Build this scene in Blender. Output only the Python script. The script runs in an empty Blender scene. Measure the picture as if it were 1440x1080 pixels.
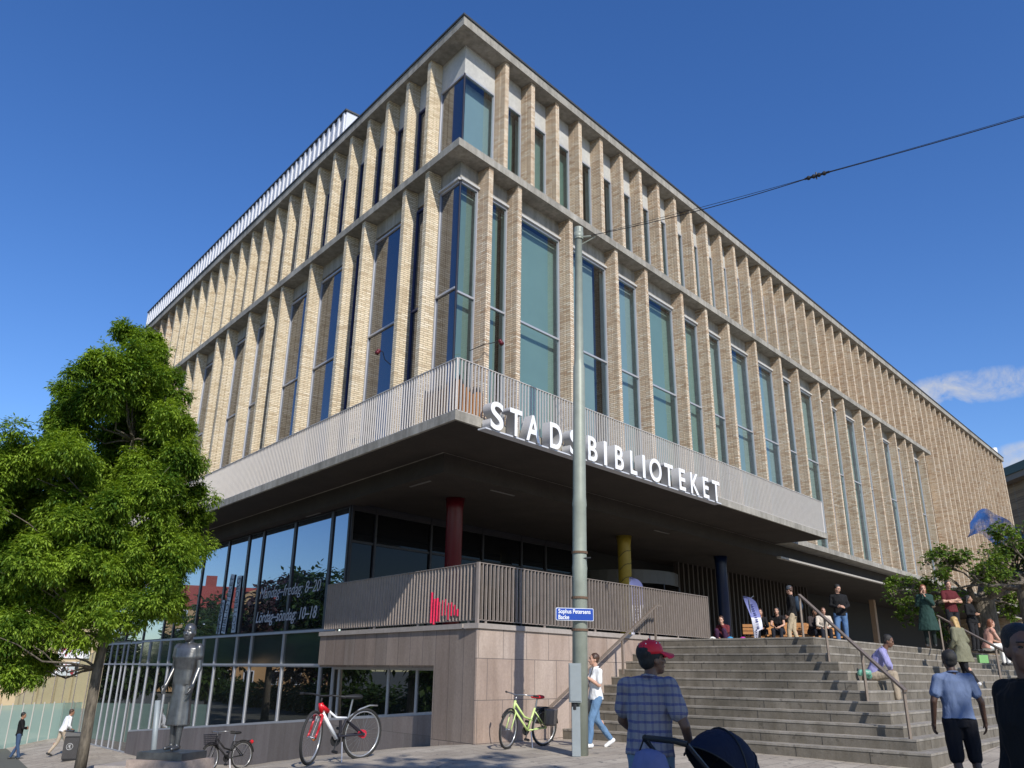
import bpy, bmesh, math, random
from mathutils import Vector, Matrix, Euler
random.seed(7)
scene = bpy.context.scene
COL = scene.collection
R_ = math.radians
# ------------------------------------------------------------------ frames
YAW, ANG = 0.731, 1.417
A = Vector((math.sin(YAW), math.cos(YAW), 0)); B = Vector((math.sin(YAW - ANG), math.cos(YAW - ANG), 0))
NR = Vector((A.y, -A.x, 0)); NL = Vector((-B.y, B.x, 0))
K = Vector((-1.2, 14.61, 0)); Z = Vector((0, 0, 1))
def fR(a, n, z): return K + A * a + NR * n + Z * z          # along the square-side facade
def fL(b, n, z): return K + B * b + NL * n + Z * z          # along the street-side facade
_det = NR.x * NL.y - NR.y * NL.x
def corner(r, l, z=0.0):                                      # point at offset r from facade R and l from facade L
    return Vector((K.x + (r * NL.y - l * NR.y) / _det, K.y + (NR.x * l - NL.x * r) / _det, z))
def zground(x, y):
    p = Vector((x, y, 0)) - K
    b = p.dot(B); nl = p.dot(NL); a = p.dot(A); nr = p.dot(NR)
    pts = [(-3, 0), (-.6, 0), (1.2, -.17), (4, -.5), (8.5, -1.1), (13, -1.45), (18, -1.62), (26, -1.7), (80, -1.7), (400, -1.7)]
    z = 0
    if b >= pts[-1][0]: z = pts[-1][1]
    elif b > pts[0][0]:
        for (x0, z0), (x1, z1) in zip(pts, pts[1:]):
            if x0 <= b <= x1: z = z0 + (z1 - z0) * (b - x0) / (x1 - x0); break
    ramp = min(max((b + 3) / 8, 0), 1)
    z -= .12 * min(max(nl, 0), 8) * ramp
    t = min(max((14.2 - y) / 7.5, 0), 1)
    z -= .2 * t * t * (3 - 2 * t) if nr > 0 or nl > 0 else 0
    if nr > 0: z += .03 * min(max(a - 4, 0), 8) * min(max(nr / 3, 0), 1)
    return z
# ------------------------------------------------------------------ mesh builder
class MB:
    def __init__(s): s.v = []; s.f = []
    def add(s, vs, fs):
        o = len(s.v); s.v += [Vector(v) for v in vs]; s.f += [tuple(i + o for i in f) for f in fs]; return s
    def box(s, fr, x, y, z):                                  # fr(x,y,z); ranges
        vs = [fr(x[i], y[j], z[k]) for k in (0, 1) for j in (0, 1) for i in (0, 1)]
        return s.add(vs, [(0, 2, 3, 1), (4, 5, 7, 6), (0, 1, 5, 4), (2, 6, 7, 3), (0, 4, 6, 2), (1, 3, 7, 5)])
    def prism(s, poly, z0, z1):
        n = len(poly)
        vs = [Vector((p[0], p[1], z0)) for p in poly] + [Vector((p[0], p[1], z1)) for p in poly]
        return s.add(vs, [tuple(range(n - 1, -1, -1)), tuple(range(n, 2 * n))] + [(i, (i + 1) % n, n + (i + 1) % n, n + i) for i in range(n)])
    def quad(s, a, b, c, d): return s.add([a, b, c, d], [(0, 1, 2, 3)])
    def tube(s, path, r, n=8, cap=True, aspect=None):
        path = [Vector(p) for p in path]; m = len(path); rr = r if isinstance(r, (list, tuple)) else [r] * m
        rings = []; up = None
        for i in range(m):
            t = (path[min(i + 1, m - 1)] - path[max(i - 1, 0)])
            t = t.normalized() if t.length > 1e-9 else Vector((0, 0, 1))
            if up is None:
                up = Vector((0, 0, 1)) if abs(t.z) < .9 else Vector((1, 0, 0))
            u = t.cross(up)
            if u.length < 1e-6: u = t.cross(Vector((0, 1, 0)))
            u.normalize(); w = u.cross(t).normalized(); up = w
            rings.append([path[i] + (u * math.cos(2 * math.pi * k / n) + w * math.sin(2 * math.pi * k / n) * (aspect or 1)) * rr[i] for k in range(n)])
        vs = [p for ring in rings for p in ring]
        fs = [(i * n + k, i * n + (k + 1) % n, (i + 1) * n + (k + 1) % n, (i + 1) * n + k) for i in range(m - 1) for k in range(n)]
        if cap: fs += [tuple(range(n - 1, -1, -1)), tuple((m - 1) * n + k for k in range(n))]
        return s.add(vs, fs)
    def ring(s, c, axis, R, r, n=24, m=8):                    # torus
        axis = Vector(axis).normalized(); u = axis.orthogonal().normalized(); w = axis.cross(u)
        vs = []; fs = []
        for i in range(n):
            t = 2 * math.pi * i / n; d = u * math.cos(t) + w * math.sin(t)
            for k in range(m):
                q = 2 * math.pi * k / m
                vs.append(Vector(c) + d * (R + r * math.cos(q)) + axis * r * math.sin(q))
        for i in range(n):
            for k in range(m):
                fs.append((i * m + k, i * m + (k + 1) % m, ((i + 1) % n) * m + (k + 1) % m, ((i + 1) % n) * m + k))
        return s.add(vs, fs)
    def ell(s, c, rad, rot=None, n=14, m=9):
        vs = [Vector((0, 0, -1))]; fs = []
        for j in range(1, m):
            ph = -math.pi / 2 + math.pi * j / m
            for i in range(n):
                t = 2 * math.pi * i / n; vs.append(Vector((math.cos(ph) * math.cos(t), math.cos(ph) * math.sin(t), math.sin(ph))))
        vs.append(Vector((0, 0, 1))); L = len(vs) - 1
        for i in range(n):
            fs.append((0, 1 + (i + 1) % n, 1 + i)); fs.append((L, 1 + (m - 2) * n + i, 1 + (m - 2) * n + (i + 1) % n))
        for j in range(m - 2):
            for i in range(n):
                fs.append((1 + j * n + i, 1 + j * n + (i + 1) % n, 1 + (j + 1) * n + (i + 1) % n, 1 + (j + 1) * n + i))
        M = rot or Matrix.Identity(3)
        return s.add([Vector(c) + M @ Vector((v.x * rad[0], v.y * rad[1], v.z * rad[2])) for v in vs], fs)
    def cap(s, p0, p1, r0, r1, n=10, aspect=None):            # tapered capsule
        p0 = Vector(p0); p1 = Vector(p1); d = (p1 - p0); L = d.length; d = d.normalized() if L > 1e-6 else Vector((0, 0, 1))
        path = [p0 - d * r0 * .97, p0 - d * r0 * .75, p0 - d * r0 * .35, p0, p0.lerp(p1, .5), p1, p1 + d * r1 * .35, p1 + d * r1 * .75, p1 + d * r1 * .97]
        rr = [r0 * .22, r0 * .66, r0 * .94, r0, (r0 + r1) / 2, r1, r1 * .94, r1 * .66, r1 * .22]
        return s.tube(path, rr, n, True, aspect)
    def loft(s, rings, cap=True):                             # rings: lists of points of equal length
        n = len(rings[0]); vs = [p for r in rings for p in r]
        fs = [(i * n + k, i * n + (k + 1) % n, (i + 1) * n + (k + 1) % n, (i + 1) * n + k) for i in range(len(rings) - 1) for k in range(n)]
        if cap: fs += [tuple(range(n - 1, -1, -1)), tuple((len(rings) - 1) * n + k for k in range(n))]
        return s.add(vs, fs)
    def build(s, name, mat, parent=None, smooth=False, label=None, origin=None, fix=True):
        me = bpy.data.meshes.new(name)
        inv = None
        if parent is not None: inv = wmat(parent).inverted()
        vs = [inv @ v for v in s.v] if inv else s.v
        if origin is not None and parent is None:
            vs = [v - Vector(origin) for v in s.v]
        me.from_pydata([tuple(v) for v in vs], [], s.f)
        if fix:
            bm = bmesh.new(); bm.from_mesh(me); bmesh.ops.recalc_face_normals(bm, faces=bm.faces); bm.to_mesh(me); bm.free()
        for m in (mat if isinstance(mat, (list, tuple)) else [mat]): me.materials.append(m)
        if smooth: me.polygons.foreach_set('use_smooth', [True] * len(me.polygons))
        me.update()
        o = bpy.data.objects.new(name, me); COL.objects.link(o)
        if origin is not None and parent is None: o.location = origin
        if parent is not None: o.parent = parent
        if label: o['label'] = label
        return o
def wmat(o):
    m = Matrix.LocRotScale(o.location, o.rotation_euler, o.scale)
    return wmat(o.parent) @ m if o.parent else m
def thing(name, label, cat, loc=(0, 0, 0), rz=0.0, group=None):
    o = bpy.data.objects.new(name, None); COL.objects.link(o); o.location = loc; o.rotation_euler = (0, 0, rz)
    o.empty_display_size = .1
    o['label'] = label; o['category'] = cat
    if group: o['group'] = group
    return o
def tag(o, label, cat, group=None):
    o['label'] = label; o['category'] = cat
    if group: o['group'] = group
    return o
def struct(o): o['kind'] = 'structure'; return o
def dup(o, parent=None):
    c = o.copy(); COL.objects.link(c)
    if parent is not None: c.parent = parent
    for ch in [x for x in bpy.data.objects if x.parent == o]: dup(ch, c)
    return c
# ------------------------------------------------------------------ materials
def newmat(name):
    m = bpy.data.materials.new(name); m.use_nodes = True
    nt = m.node_tree; b = nt.nodes['Principled BSDF']; return m, nt, b
def N(nt, t, **kw):
    n = nt.nodes.new(t)
    for k, v in kw.items():
        if k in n.inputs: n.inputs[k].default_value = v
        else: setattr(n, k, v)
    return n
def coords(nt, scale=(1, 1, 1), kind='pos'):
    if kind == 'pos':
        g = N(nt, 'ShaderNodeNewGeometry'); out = g.outputs['Position']
    else:
        g = N(nt, 'ShaderNodeTexCoord'); out = g.outputs['Object']
    mp = N(nt, 'ShaderNodeMapping'); mp.inputs['Scale'].default_value = scale
    nt.links.new(out, mp.inputs['Vector']); return mp.outputs['Vector']
def ramp(nt, fac, stops):
    r = N(nt, 'ShaderNodeValToRGB'); e = r.color_ramp.elements
    while len(e) < len(stops): e.new(.5)
    for el, (p, c) in zip(e, stops): el.position = p; el.color = (*c, 1)
    nt.links.new(fac, r.inputs['Fac']); return r.outputs['Color']
def mixc(nt, fac, c1, c2, mode='MIX'):
    m = N(nt, 'ShaderNodeMix', data_type='RGBA', blend_type=mode)
    for i, v in ((0, fac), (6, c1), (7, c2)):
        if hasattr(v, 'links'): nt.links.new(v, m.inputs[i])
        elif i == 0: m.inputs[0].default_value = v
        else: m.inputs[i].default_value = (*v, 1)
    return m.outputs[2]
def math_(nt, op, a, b=0.0, c=0.0):
    m = N(nt, 'ShaderNodeMath', operation=op)
    for i, v in enumerate((a, b, c)):
        if hasattr(v, 'links'): nt.links.new(v, m.inputs[i])
        else: m.inputs[i].default_value = v
    return m.outputs[0]
def noise(nt, vec, scale, detail=4, rough=.6, dist=0):
    n = N(nt, 'ShaderNodeTexNoise', Scale=scale, Detail=detail, Roughness=rough, Distortion=dist)
    nt.links.new(vec, n.inputs['Vector']); return n.outputs['Fac']
def bump(nt, b, h, strength=.4, dist=.01):
    n = N(nt, 'ShaderNodeBump', Strength=strength, Distance=dist); nt.links.new(h, n.inputs['Height']); nt.links.new(n.outputs['Normal'], b.inputs['Normal'])
def plain(name, col, rough=.6, metal=0.0, var=.12, nscale=6.0, spec=.5, bumpy=0.0, kind='pos'):
    m, nt, b = newmat(name)
    v = coords(nt, kind=kind); f = noise(nt, v, nscale, 6, .65)
    c = ramp(nt, f, [(.25, tuple(x * (1 - var) for x in col)), (.75, tuple(min(1, x * (1 + var)) for x in col))])
    nt.links.new(c, b.inputs['Base Color']); b.inputs['Roughness'].default_value = rough; b.inputs['Metallic'].default_value = metal
    b.inputs['Specular IOR Level'].default_value = spec
    if bumpy: bump(nt, b, noise(nt, v, nscale * 6, 5), bumpy, .01)
    return m
def concrete(name, col, stain=.35, streak=True):
    m, nt, b = newmat(name); v = coords(nt)
    f1 = noise(nt, v, 1.3, 8, .65); f2 = noise(nt, v, 14, 6, .7)
    vs = coords(nt, (3.0, 3.0, .25)); f3 = noise(nt, vs, 2.2, 5, .6)
    c = ramp(nt, f1, [(.3, tuple(x * (1 - stain) for x in col)), (.7, col)])
    c = mixc(nt, .5, c, ramp(nt, f2, [(.3, (.55, .55, .55)), (.7, (1, 1, 1))]), 'MULTIPLY')
    if streak: c = mixc(nt, .55, c, ramp(nt, f3, [(.35, (.5, .49, .46)), (.6, (1, 1, 1))]), 'MULTIPLY')
    nt.links.new(c, b.inputs['Base Color']); b.inputs['Roughness'].default_value = .85; b.inputs['Specular IOR Level'].default_value = .25
    bump(nt, b, f2, .25, .008); return m
def brickmat(name, cols, mortar, w, h, msize, su, sv, bstr=.6, offset=.5, noise_amt=.35, stain=None, flank=None):
    """su, sv: direction vectors; brick u = pos.su, v = pos.sv"""
    m, nt, b = newmat(name)
    g = N(nt, 'ShaderNodeNewGeometry')
    def dot(d):
        n = N(nt, 'ShaderNodeVectorMath', operation='DOT_PRODUCT'); n.inputs[1].default_value = d
        nt.links.new(g.outputs['Position'], n.inputs[0]); return n.outputs['Value']
    cx = N(nt, 'ShaderNodeCombineXYZ'); nt.links.new(dot(su), cx.inputs[0]); nt.links.new(dot(sv), cx.inputs[1])
    br = N(nt, 'ShaderNodeTexBrick', Scale=1.0); br.offset = offset
    br.inputs['Brick Width'].default_value = w; br.inputs['Row Height'].default_value = h; br.inputs['Mortar Size'].default_value = msize
    br.inputs['Mortar Smooth'].default_value = .15
    br.inputs['Color1'].default_value = (0, 0, 0, 1); br.inputs['Color2'].default_value = (1, 1, 1, 1); br.inputs['Mortar'].default_value = (.5, .5, .5, 1)
    nt.links.new(cx.outputs[0], br.inputs['Vector'])
    base = ramp(nt, br.outputs['Color'], [(i / (len(cols) - 1), c) for i, c in enumerate(cols)])
    p = coords(nt); f = noise(nt, p, 1.1, 6, .7); f2 = noise(nt, p, 25, 4)
    base = mixc(nt, noise_amt, base, ramp(nt, f, [(.3, (.6, .6, .62)), (.7, (1.15, 1.12, 1.05))]), 'MULTIPLY')
    base = mixc(nt, .4, base, ramp(nt, f2, [(.3, (.65, .65, .65)), (.7, (1.1, 1.1, 1.1))]), 'MULTIPLY')
    if stain:
        base = mixc(nt, 1, base, ramp(nt, noise(nt, coords(nt, (2.2, 2.2, .3)), 1.6, 5), [(.35, stain), (.6, (1, 1, 1))]), 'MULTIPLY')
    if flank:                                                   # shade painted into the brick colour on each fin's less sunlit flank
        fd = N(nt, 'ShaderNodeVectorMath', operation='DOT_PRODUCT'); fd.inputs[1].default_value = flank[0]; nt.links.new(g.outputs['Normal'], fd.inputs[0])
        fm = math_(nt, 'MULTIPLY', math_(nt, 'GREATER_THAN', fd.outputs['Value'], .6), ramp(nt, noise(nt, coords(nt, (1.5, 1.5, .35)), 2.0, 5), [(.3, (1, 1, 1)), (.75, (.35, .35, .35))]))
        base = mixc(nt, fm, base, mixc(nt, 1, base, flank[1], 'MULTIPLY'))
    c = mixc(nt, br.outputs['Fac'], base, mortar)
    nt.links.new(c, b.inputs['Base Color']); b.inputs['Roughness'].default_value = .9; b.inputs['Specular IOR Level'].default_value = .2
    h_ = math_(nt, 'SUBTRACT', math_(nt, 'MULTIPLY', f2, .35), br.outputs['Fac'])
    bump(nt, b, h_, bstr, .012); return m
def glassmat(name, col, mirror=.0, ior=1.55, rough=.012, wob=.0, gcol=(.95, .97, 1)):
    """dark pane: tinted body with a reflective coat; 'mirror' adds coated-glass reflection"""
    m, nt, b = newmat(name)
    v = coords(nt); f = noise(nt, v, .6, 2, .5)
    c = ramp(nt, f, [(.35, tuple(x * .8 for x in col)), (.65, tuple(x * 1.2 for x in col))])
    nt.links.new(c, b.inputs['Base Color']); b.inputs['Roughness'].default_value = .25; b.inputs['IOR'].default_value = 1.1
    gl = N(nt, 'ShaderNodeBsdfGlossy', Roughness=rough); gl.inputs['Color'].default_value = (*gcol, 1)
    fr = N(nt, 'ShaderNodeFresnel', IOR=ior)
    fac = math_(nt, 'ADD', fr.outputs[0], mirror); 
    mx = N(nt, 'ShaderNodeMixShader'); nt.links.new(fac, mx.inputs[0]); nt.links.new(b.outputs[0], mx.inputs[1]); nt.links.new(gl.outputs[0], mx.inputs[2])
    nt.links.new(mx.outputs[0], nt.nodes['Material Output'].inputs[0])
    if wob:
        bp = N(nt, 'ShaderNodeBump', Strength=wob, Distance=.02); nt.links.new(noise(nt, v, .9, 2), bp.inputs['Height'])
        nt.links.new(bp.outputs['Normal'], gl.inputs['Normal'])
    return m
def leafmat(name, c1, c2, trans=.35):
    m, nt, b = newmat(name)
    g = N(nt, 'ShaderNodeNewGeometry')
    f = noise(nt, coords(nt), 1.4, 3)
    fac = math_(nt, 'ADD', math_(nt, 'MULTIPLY', g.outputs['Random Per Island'], .6), math_(nt, 'MULTIPLY', math_(nt, 'SUBTRACT', f, .5), 1.6))
    c = ramp(nt, fac, [(.0, c1), (.6, c2)])
    nt.links.new(c, b.inputs['Base Color']); b.inputs['Roughness'].default_value = .55; b.inputs['Specular IOR Level'].default_value = .3
    tr = N(nt, 'ShaderNodeBsdfTranslucent'); nt.links.new(mixc(nt, 1, c, (1.3, 1.25, .5), 'MULTIPLY'), tr.inputs['Color'])
    mx = N(nt, 'ShaderNodeMixShader', Fac=trans); nt.links.new(b.outputs[0], mx.inputs[1]); nt.links.new(tr.outputs[0], mx.inputs[2])
    nt.links.new(mx.outputs[0], nt.nodes['Material Output'].inputs[0]); return m
M = {}
SU_R = tuple(A + NR); SU_L = tuple(B - NL)
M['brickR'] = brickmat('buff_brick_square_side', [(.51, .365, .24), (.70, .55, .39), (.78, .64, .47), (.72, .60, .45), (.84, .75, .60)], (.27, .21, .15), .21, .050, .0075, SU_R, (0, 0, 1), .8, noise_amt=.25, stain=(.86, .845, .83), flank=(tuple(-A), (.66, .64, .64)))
M['brickL'] = brickmat('buff_brick_street_side', [(.56, .45, .31), (.73, .62, .445), (.81, .70, .52), (.76, .66, .49), (.86, .77, .61)], (.33, .265, .175), .21, .050, .0075, SU_L, (0, 0, 1), .7, noise_amt=.28, stain=(.88, .86, .83))
M['brickW'] = brickmat('brown_brick_wall', [(.16, .10, .06), (.24, .16, .09), (.3, .2, .11)], (.2, .17, .13), .24, .075, .008, SU_R, (0, 0, 1))
M['concrete'] = concrete('weathered_concrete', (.47, .44, .38), .42)
M['concrete_pale'] = concrete('pale_precast_concrete', (.56, .55, .51), .2, False)
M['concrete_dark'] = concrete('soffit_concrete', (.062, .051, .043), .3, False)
M['roof'] = plain('dark_roof_edge', (.06, .065, .07), .6, .3)
M['white_sheet'] = plain('white_sheet_metal', (.62, .63, .66), .4, .1, .04)
M['alu'] = plain('grey_aluminium', (.42, .43, .46), .45, .3, .05)
M['darkalu'] = plain('dark_anodised_frame', (.035, .033, .04), .4, .4)
M['blueframe'] = plain('navy_frame', (.03, .045, .13), .4, .2)
def schlick(nt, f0):                                              # reflectance that is the same from both sides of a thin pane
    g = N(nt, 'ShaderNodeNewGeometry'); d = N(nt, 'ShaderNodeVectorMath', operation='DOT_PRODUCT')
    nt.links.new(g.outputs['Normal'], d.inputs[0]); nt.links.new(g.outputs['Incoming'], d.inputs[1])
    c = math_(nt, 'POWER', math_(nt, 'SUBTRACT', 1.0, math_(nt, 'ABSOLUTE', d.outputs['Value'])), 5.0)
    return math_(nt, 'ADD', math_(nt, 'MULTIPLY', c, 1 - f0), f0)
def tintglass(name, tint, mirror, ior=1.5, gcol=(.9, .95, 1)):
    m, nt, b = newmat(name); tr = N(nt, 'ShaderNodeBsdfTransparent'); tr.inputs['Color'].default_value = (*tint, 1)
    gl = N(nt, 'ShaderNodeBsdfGlossy', Roughness=.008); gl.inputs['Color'].default_value = (*gcol, 1); mx = N(nt, 'ShaderNodeMixShader'); nt.links.new(schlick(nt, ((ior - 1) / (ior + 1)) ** 2 + mirror), mx.inputs[0]); nt.links.new(tr.outputs[0], mx.inputs[1]); nt.links.new(gl.outputs[0], mx.inputs[2])
    nt.links.new(mx.outputs[0], nt.nodes['Material Output'].inputs[0]); return m
M['paneR'] = tintglass('teal_tinted_glass', (.66, .76, .76), .07, 1.45)
M['paneR2'] = tintglass('deep_teal_glass', (.54, .66, .64), .08, 1.45)
M['curtain'] = plain('pale_curtain', (.34, .39, .37), .9, 0, .06, 1.2)
M['paneL'] = glassmat('navy_reflecting_glass', (.010, .012, .02), .22, 1.6, gcol=(.56, .58, .62))
M['paneG'] = glassmat('mirror_street_glass', (.006, .007, .008), .32, 1.5, .004, .004, (.66, .77, .92))
M['paneB'] = glassmat('mirror_basement_glass', (.006, .007, .007), .13, 1.5, .006, .006)
M['paneE'] = glassmat('dark_entrance_glass', (.005, .005, .006), .0, 1.3)
M['spandrel'] = glassmat('green_spandrel_glass', (.022, .042, .036), .06, 1.45, .08)
M['slat'] = plain('white_painted_steel_slat', (.56, .525, .485), .5, .1, .06)
M['slat2'] = plain('weathered_steel_slat', (.285, .238, .205), .55, .2, .15)
M['stone'] = brickmat('pink_granite_panels', [(.37, .285, .235), (.42, .33, .275), (.47, .38, .32), (.44, .36, .31)], (.13, .11, .10), .62, .66, .006, SU_R, (0, 0, 1), .15, .37, .25, (.8, .78, .76))
M['stoneL'] = brickmat('brown_granite_strips', [(.23, .18, .15), (.27, .215, .18), (.31, .25, .21), (.25, .205, .175)], (.1, .085, .08), .42, 2.4, .006, SU_L, (0, 0, 1), .15, .5, .25, (.8, .78, .76))
M['stone_grey'] = brickmat('grey_plinth_panels', [(.185, .165, .155), (.215, .19, .18), (.235, .205, .195)], (.12, .11, .1), .85, 3.4, .005, SU_L, (0, 0, 1), .1, .5, .2, (.85, .83, .82))
M['cap'] = concrete('granite_coping', (.42, .37, .33), .2, False)
M['red'] = plain('red_lacquer', (.10, .002, .008), .4); M['yellow'] = plain('yellow_lacquer', (.34, .25, .03), .45); M['bluecol'] = plain('blue_lacquer', (.006, .02, .07), .4)
M['black'] = plain('matt_black', (.012, .012, .013), .6); M['white'] = plain('white_paint', (.82, .82, .82), .45, 0, .04)
M['letter_side'] = plain('grey_letter_return', (.42, .42, .42), .5, .1, .06)
M['timber'] = plain('orange_timber', (.38, .17, .05), .6, 0, .3, 3)
M['slatwood'] = plain('dark_timber_slats', (.05, .042, .036), .6)
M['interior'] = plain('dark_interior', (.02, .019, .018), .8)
# ================================================================== LIBRARY
POSTA = (31.15, 39.16); M['blindbox'] = plain('grey_blind_box', (.46, .45, .43), .6); M['pale_strip'] = plain('pale_edge_profile', (.40, .37, .33), .7); M['boxdim'] = plain('dim_light_strip', (.16, .15, .14), .6)
lib = thing('library_building', 'large modernist library clad in tall slender buff brick fins above a dark glazed ground floor', 'building', K)
RE, LE = 51.3, 23.9                                            # facade lengths
TOPR = [1.54 + .96 * i for i in range(53)]
TOPR = [e for e in TOPR if e < RE + .1]
MIDR = [1.08, 2.05, 3.97, 5.93, 7.37, 9.29, 10.73, 12.16, 14.06, 15.98, 17.45, 19.38, 20.44, 21.87, 23.79, 25.14, 26.21, 28.17, 29.61, 30.58, 32.5]
TOPL = [1.32 + .955 * i for i in range(24)]
MIDL = [1.15, 2.10, 3.99, 4.90, 6.89, 8.76, 9.67, 11.14, 12.94, 13.92, 15.80, 16.78, 18.25, 20.1, 21.1, 22.6, 23.8]
FW, FD = .14, .36
def fin(fr, e, sgn, z0, z1, mat, mb=None):
    """slender brick fin; e = edge far from the building corner on R, near it on L"""
    x1, x0 = (e, e - FW) if sgn > 0 else (e + FW, e)
    g = .011
    xs = x0 if sgn > 0 else x0                                 # flank that faces the corner
    plan = [(x0, 0), (x0, -.135), (x0 + g, -.14), (x0 + g, -.15), (x0, -.155), (x0, -FD), (x1, -FD), (x1, 0)]
    m = mb or MB()
    n = len(plan)
    vs = [fr(p[0], p[1], z0) for p in plan] + [fr(p[0], p[1], z1) for p in plan]
    m.add(vs, [tuple(range(n)), tuple(range(n, 2 * n))] + [(i, (i + 1) % n, n + (i + 1) % n, n + i) for i in range(n)])
    if mb is None: m.build('brick_fin', mat, lib)
far = MB()
for i, e in enumerate(TOPR):
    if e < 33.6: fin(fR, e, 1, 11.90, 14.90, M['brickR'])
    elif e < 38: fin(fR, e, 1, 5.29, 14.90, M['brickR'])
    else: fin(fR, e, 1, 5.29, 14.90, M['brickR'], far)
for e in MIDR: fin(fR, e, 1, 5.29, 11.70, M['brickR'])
for i, e in enumerate(TOPL):
    if i < 20: fin(fL, e, -1, 11.90, 14.90, M['brickL'])
    else: fin(fL, e, -1, 11.90, 14.90, M['brickL'], far)
for e in MIDL: fin(fL, e, -1, 5.29, 11.70, M['brickL'])
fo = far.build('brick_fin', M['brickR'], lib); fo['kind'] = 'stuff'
# backing walls
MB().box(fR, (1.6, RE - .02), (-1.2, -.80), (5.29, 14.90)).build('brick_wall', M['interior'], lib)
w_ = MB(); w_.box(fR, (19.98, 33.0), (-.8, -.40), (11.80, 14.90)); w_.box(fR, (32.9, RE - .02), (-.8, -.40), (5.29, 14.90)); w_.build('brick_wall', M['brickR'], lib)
MB().box(fL, (1.0, LE - .02), (-.75, -.40), (5.29, 14.90)).build('brick_wall', M['brickL'], lib)
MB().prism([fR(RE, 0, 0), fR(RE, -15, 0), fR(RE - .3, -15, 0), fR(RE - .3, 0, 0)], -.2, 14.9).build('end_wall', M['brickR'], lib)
MB().prism([fL(LE, 0, 0), fL(LE, -15, 0), fL(LE - .3, -15, 0), fL(LE - .3, 0, 0)], 5.2, 14.9).build('end_wall', M['brickL'], lib)
def ring(o, i, z0, z1, re=RE, le=LE): return MB().prism([corner(o, o), fR(re, o, 0), fR(re, i, 0), corner(i, i), fL(le, i, 0), fL(le, o, 0)], z0, z1)
# roof slab, edge flashing, storey ledge
MB().prism([corner(.09, .09), fR(RE + .1, .09, 0), fR(RE + .1, -15, 0), fL(LE + .1, -15, 0), fL(LE + .1, .09, 0)], 14.90, 15.14).build('roof_slab', M['concrete'], lib)
fl = MB(); fl.prism([corner(.12, .12), fR(RE + .1, .12, 0), fR(RE + .1, -.2, 0), corner(-.2, -.2), fL(LE + .1, -.2, 0), fL(LE + .1, .12, 0)], 15.14, 15.19)
for i in range(170): fl.box(fR, (.2 + i * .3, .32 + i * .3), (.03, .105), (15.19, 15.215))
fl.build('roof_edge', M['roof'], lib)
ring(.06, -.42, 11.70, 11.885, 33.45, LE).build('storey_ledge', M['concrete'], lib)
ring(-.335, -.405, 14.10, 14.90, 33.4, LE - .05).build('lintel_band', M['concrete_pale'], lib)
ring(-.335, -.405, 11.30, 11.70, 33.4, LE - .05).build('lintel_band', M['concrete'], lib)
# windows -------------------------------------------------------------------
random.seed(3)
def paneq(mb, fr, x0, x1, n, za, zb, zt):                        # pane facing outward
    v = [fr(x0, n, za), fr(x1, n, zb), fr(x1, n, zt), fr(x0, n, zt)]
    mb.add(v, [(0, 1, 2, 3)] if fr is fR else [(3, 2, 1, 0)]); return mb
def window(fr, x0, x1, z0, z1, trans, frame_mat, pane_mat, hood=False, side=1, mull=None, first=False):
    if x1 - x0 < .12: return
    f = MB(); w = .028; y = (-.375, -.31)
    if first: x0 -= w                                           # glass to glass at the building corner
    else: f.box(fr, (x0, x0 + w), y, (z0, z1))
    f.box(fr, (x1 - w, x1), y, (z0, z1))
    f.box(fr, (x0 + w, x1 - w), y, (z1 - .05, z1)); f.box(fr, (x0 + w, x1 - w), y, (z0, z0 + .05))
    for t in trans: f.box(fr, (x0 + w, x1 - w), (-.37, -.305), (t - .022, t + .022))
    if mull: 
        for q in mull: f.box(fr, (q - .02, q + .02), (-.37, -.3), (z0 + .05, z1 - .05))
    fo = f.build('window', frame_mat, lib)
    zs = [z0 + .05] + list(trans) + [z1 - .05]
    p = MB()
    for za, zb in zip(zs, zs[1:]): paneq(p, fr, x0 + w, x1 - w, -.345, za, za, zb)
    p.build('pane', pane_mat, fo, fix=False)
    if fr is fR: curtain(fr, x0 if x0 > .6 else .75, x1, z0, z1, fo)
    if hood: MB().box(fr, (x0 - .02, x1 + .02), (-.36, -.26), (z1 + .005, z1 + .06)).build('blind_box', M['blindbox'], fo)
rnd_c = random.Random(9); M['curtains'] = [M['curtain'], plain('greenish_curtain', (.27, .35, .31), .9, 0, .06, 1.2), plain('blue_grey_curtain', (.33, .40, .42), .9, 0, .06, 1.2)]
def curtain(fr, x0, x1, z0, z1, parent, gap=0.0):
    m = MB(); n = 10; x1 = x0 + (x1 - x0) * rnd_c.choice((1, 1, .8, 1, .66))
    for i in range(n):
        q0, q1 = x0 - .1 + (x1 - x0 + .2) * i / n, x0 - .1 + (x1 - x0 + .2) * (i + 1) / n
        o = lambda q: -.56 + .0012 * math.sin(q * 9 + x0)
        m.quad(fr(q0, o(q0), z0), fr(q1, o(q1), z0), fr(q1, o(q1), z1), fr(q0, o(q0), z1))
    m.build('curtain', rnd_c.choice(M['curtains']), parent, True, fix=False)
def bays(edges, sgn, start, limit):
    out = []; prev = start
    for e in edges:
        if e > limit: break
        lo, hi = (prev, e - FW) if sgn > 0 else (prev, e)
        out.append((lo + .012, hi - .012)); prev = e if sgn > 0 else e + FW
    return out
cR = (corner(-.345, -.345) - K).dot(A); cL = (corner(-.345, -.345) - K).dot(B)
for i, (a0, a1) in enumerate(bays(TOPR, 1, cR, 20)):
    window(fR, a0, a1, 11.89, 14.09, [], M['alu'], M['paneR'] if i < 1 else M['paneR2'], first=i == 0)
for i, (a0, a1) in enumerate(bays(MIDR, 1, cR, 33)):
    window(fR, a0, a1, 5.33, 11.20, [8.53], M['alu'], M['paneR'] if a1 - a0 > .9 else M['paneR2'], True, first=i == 0)
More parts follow.
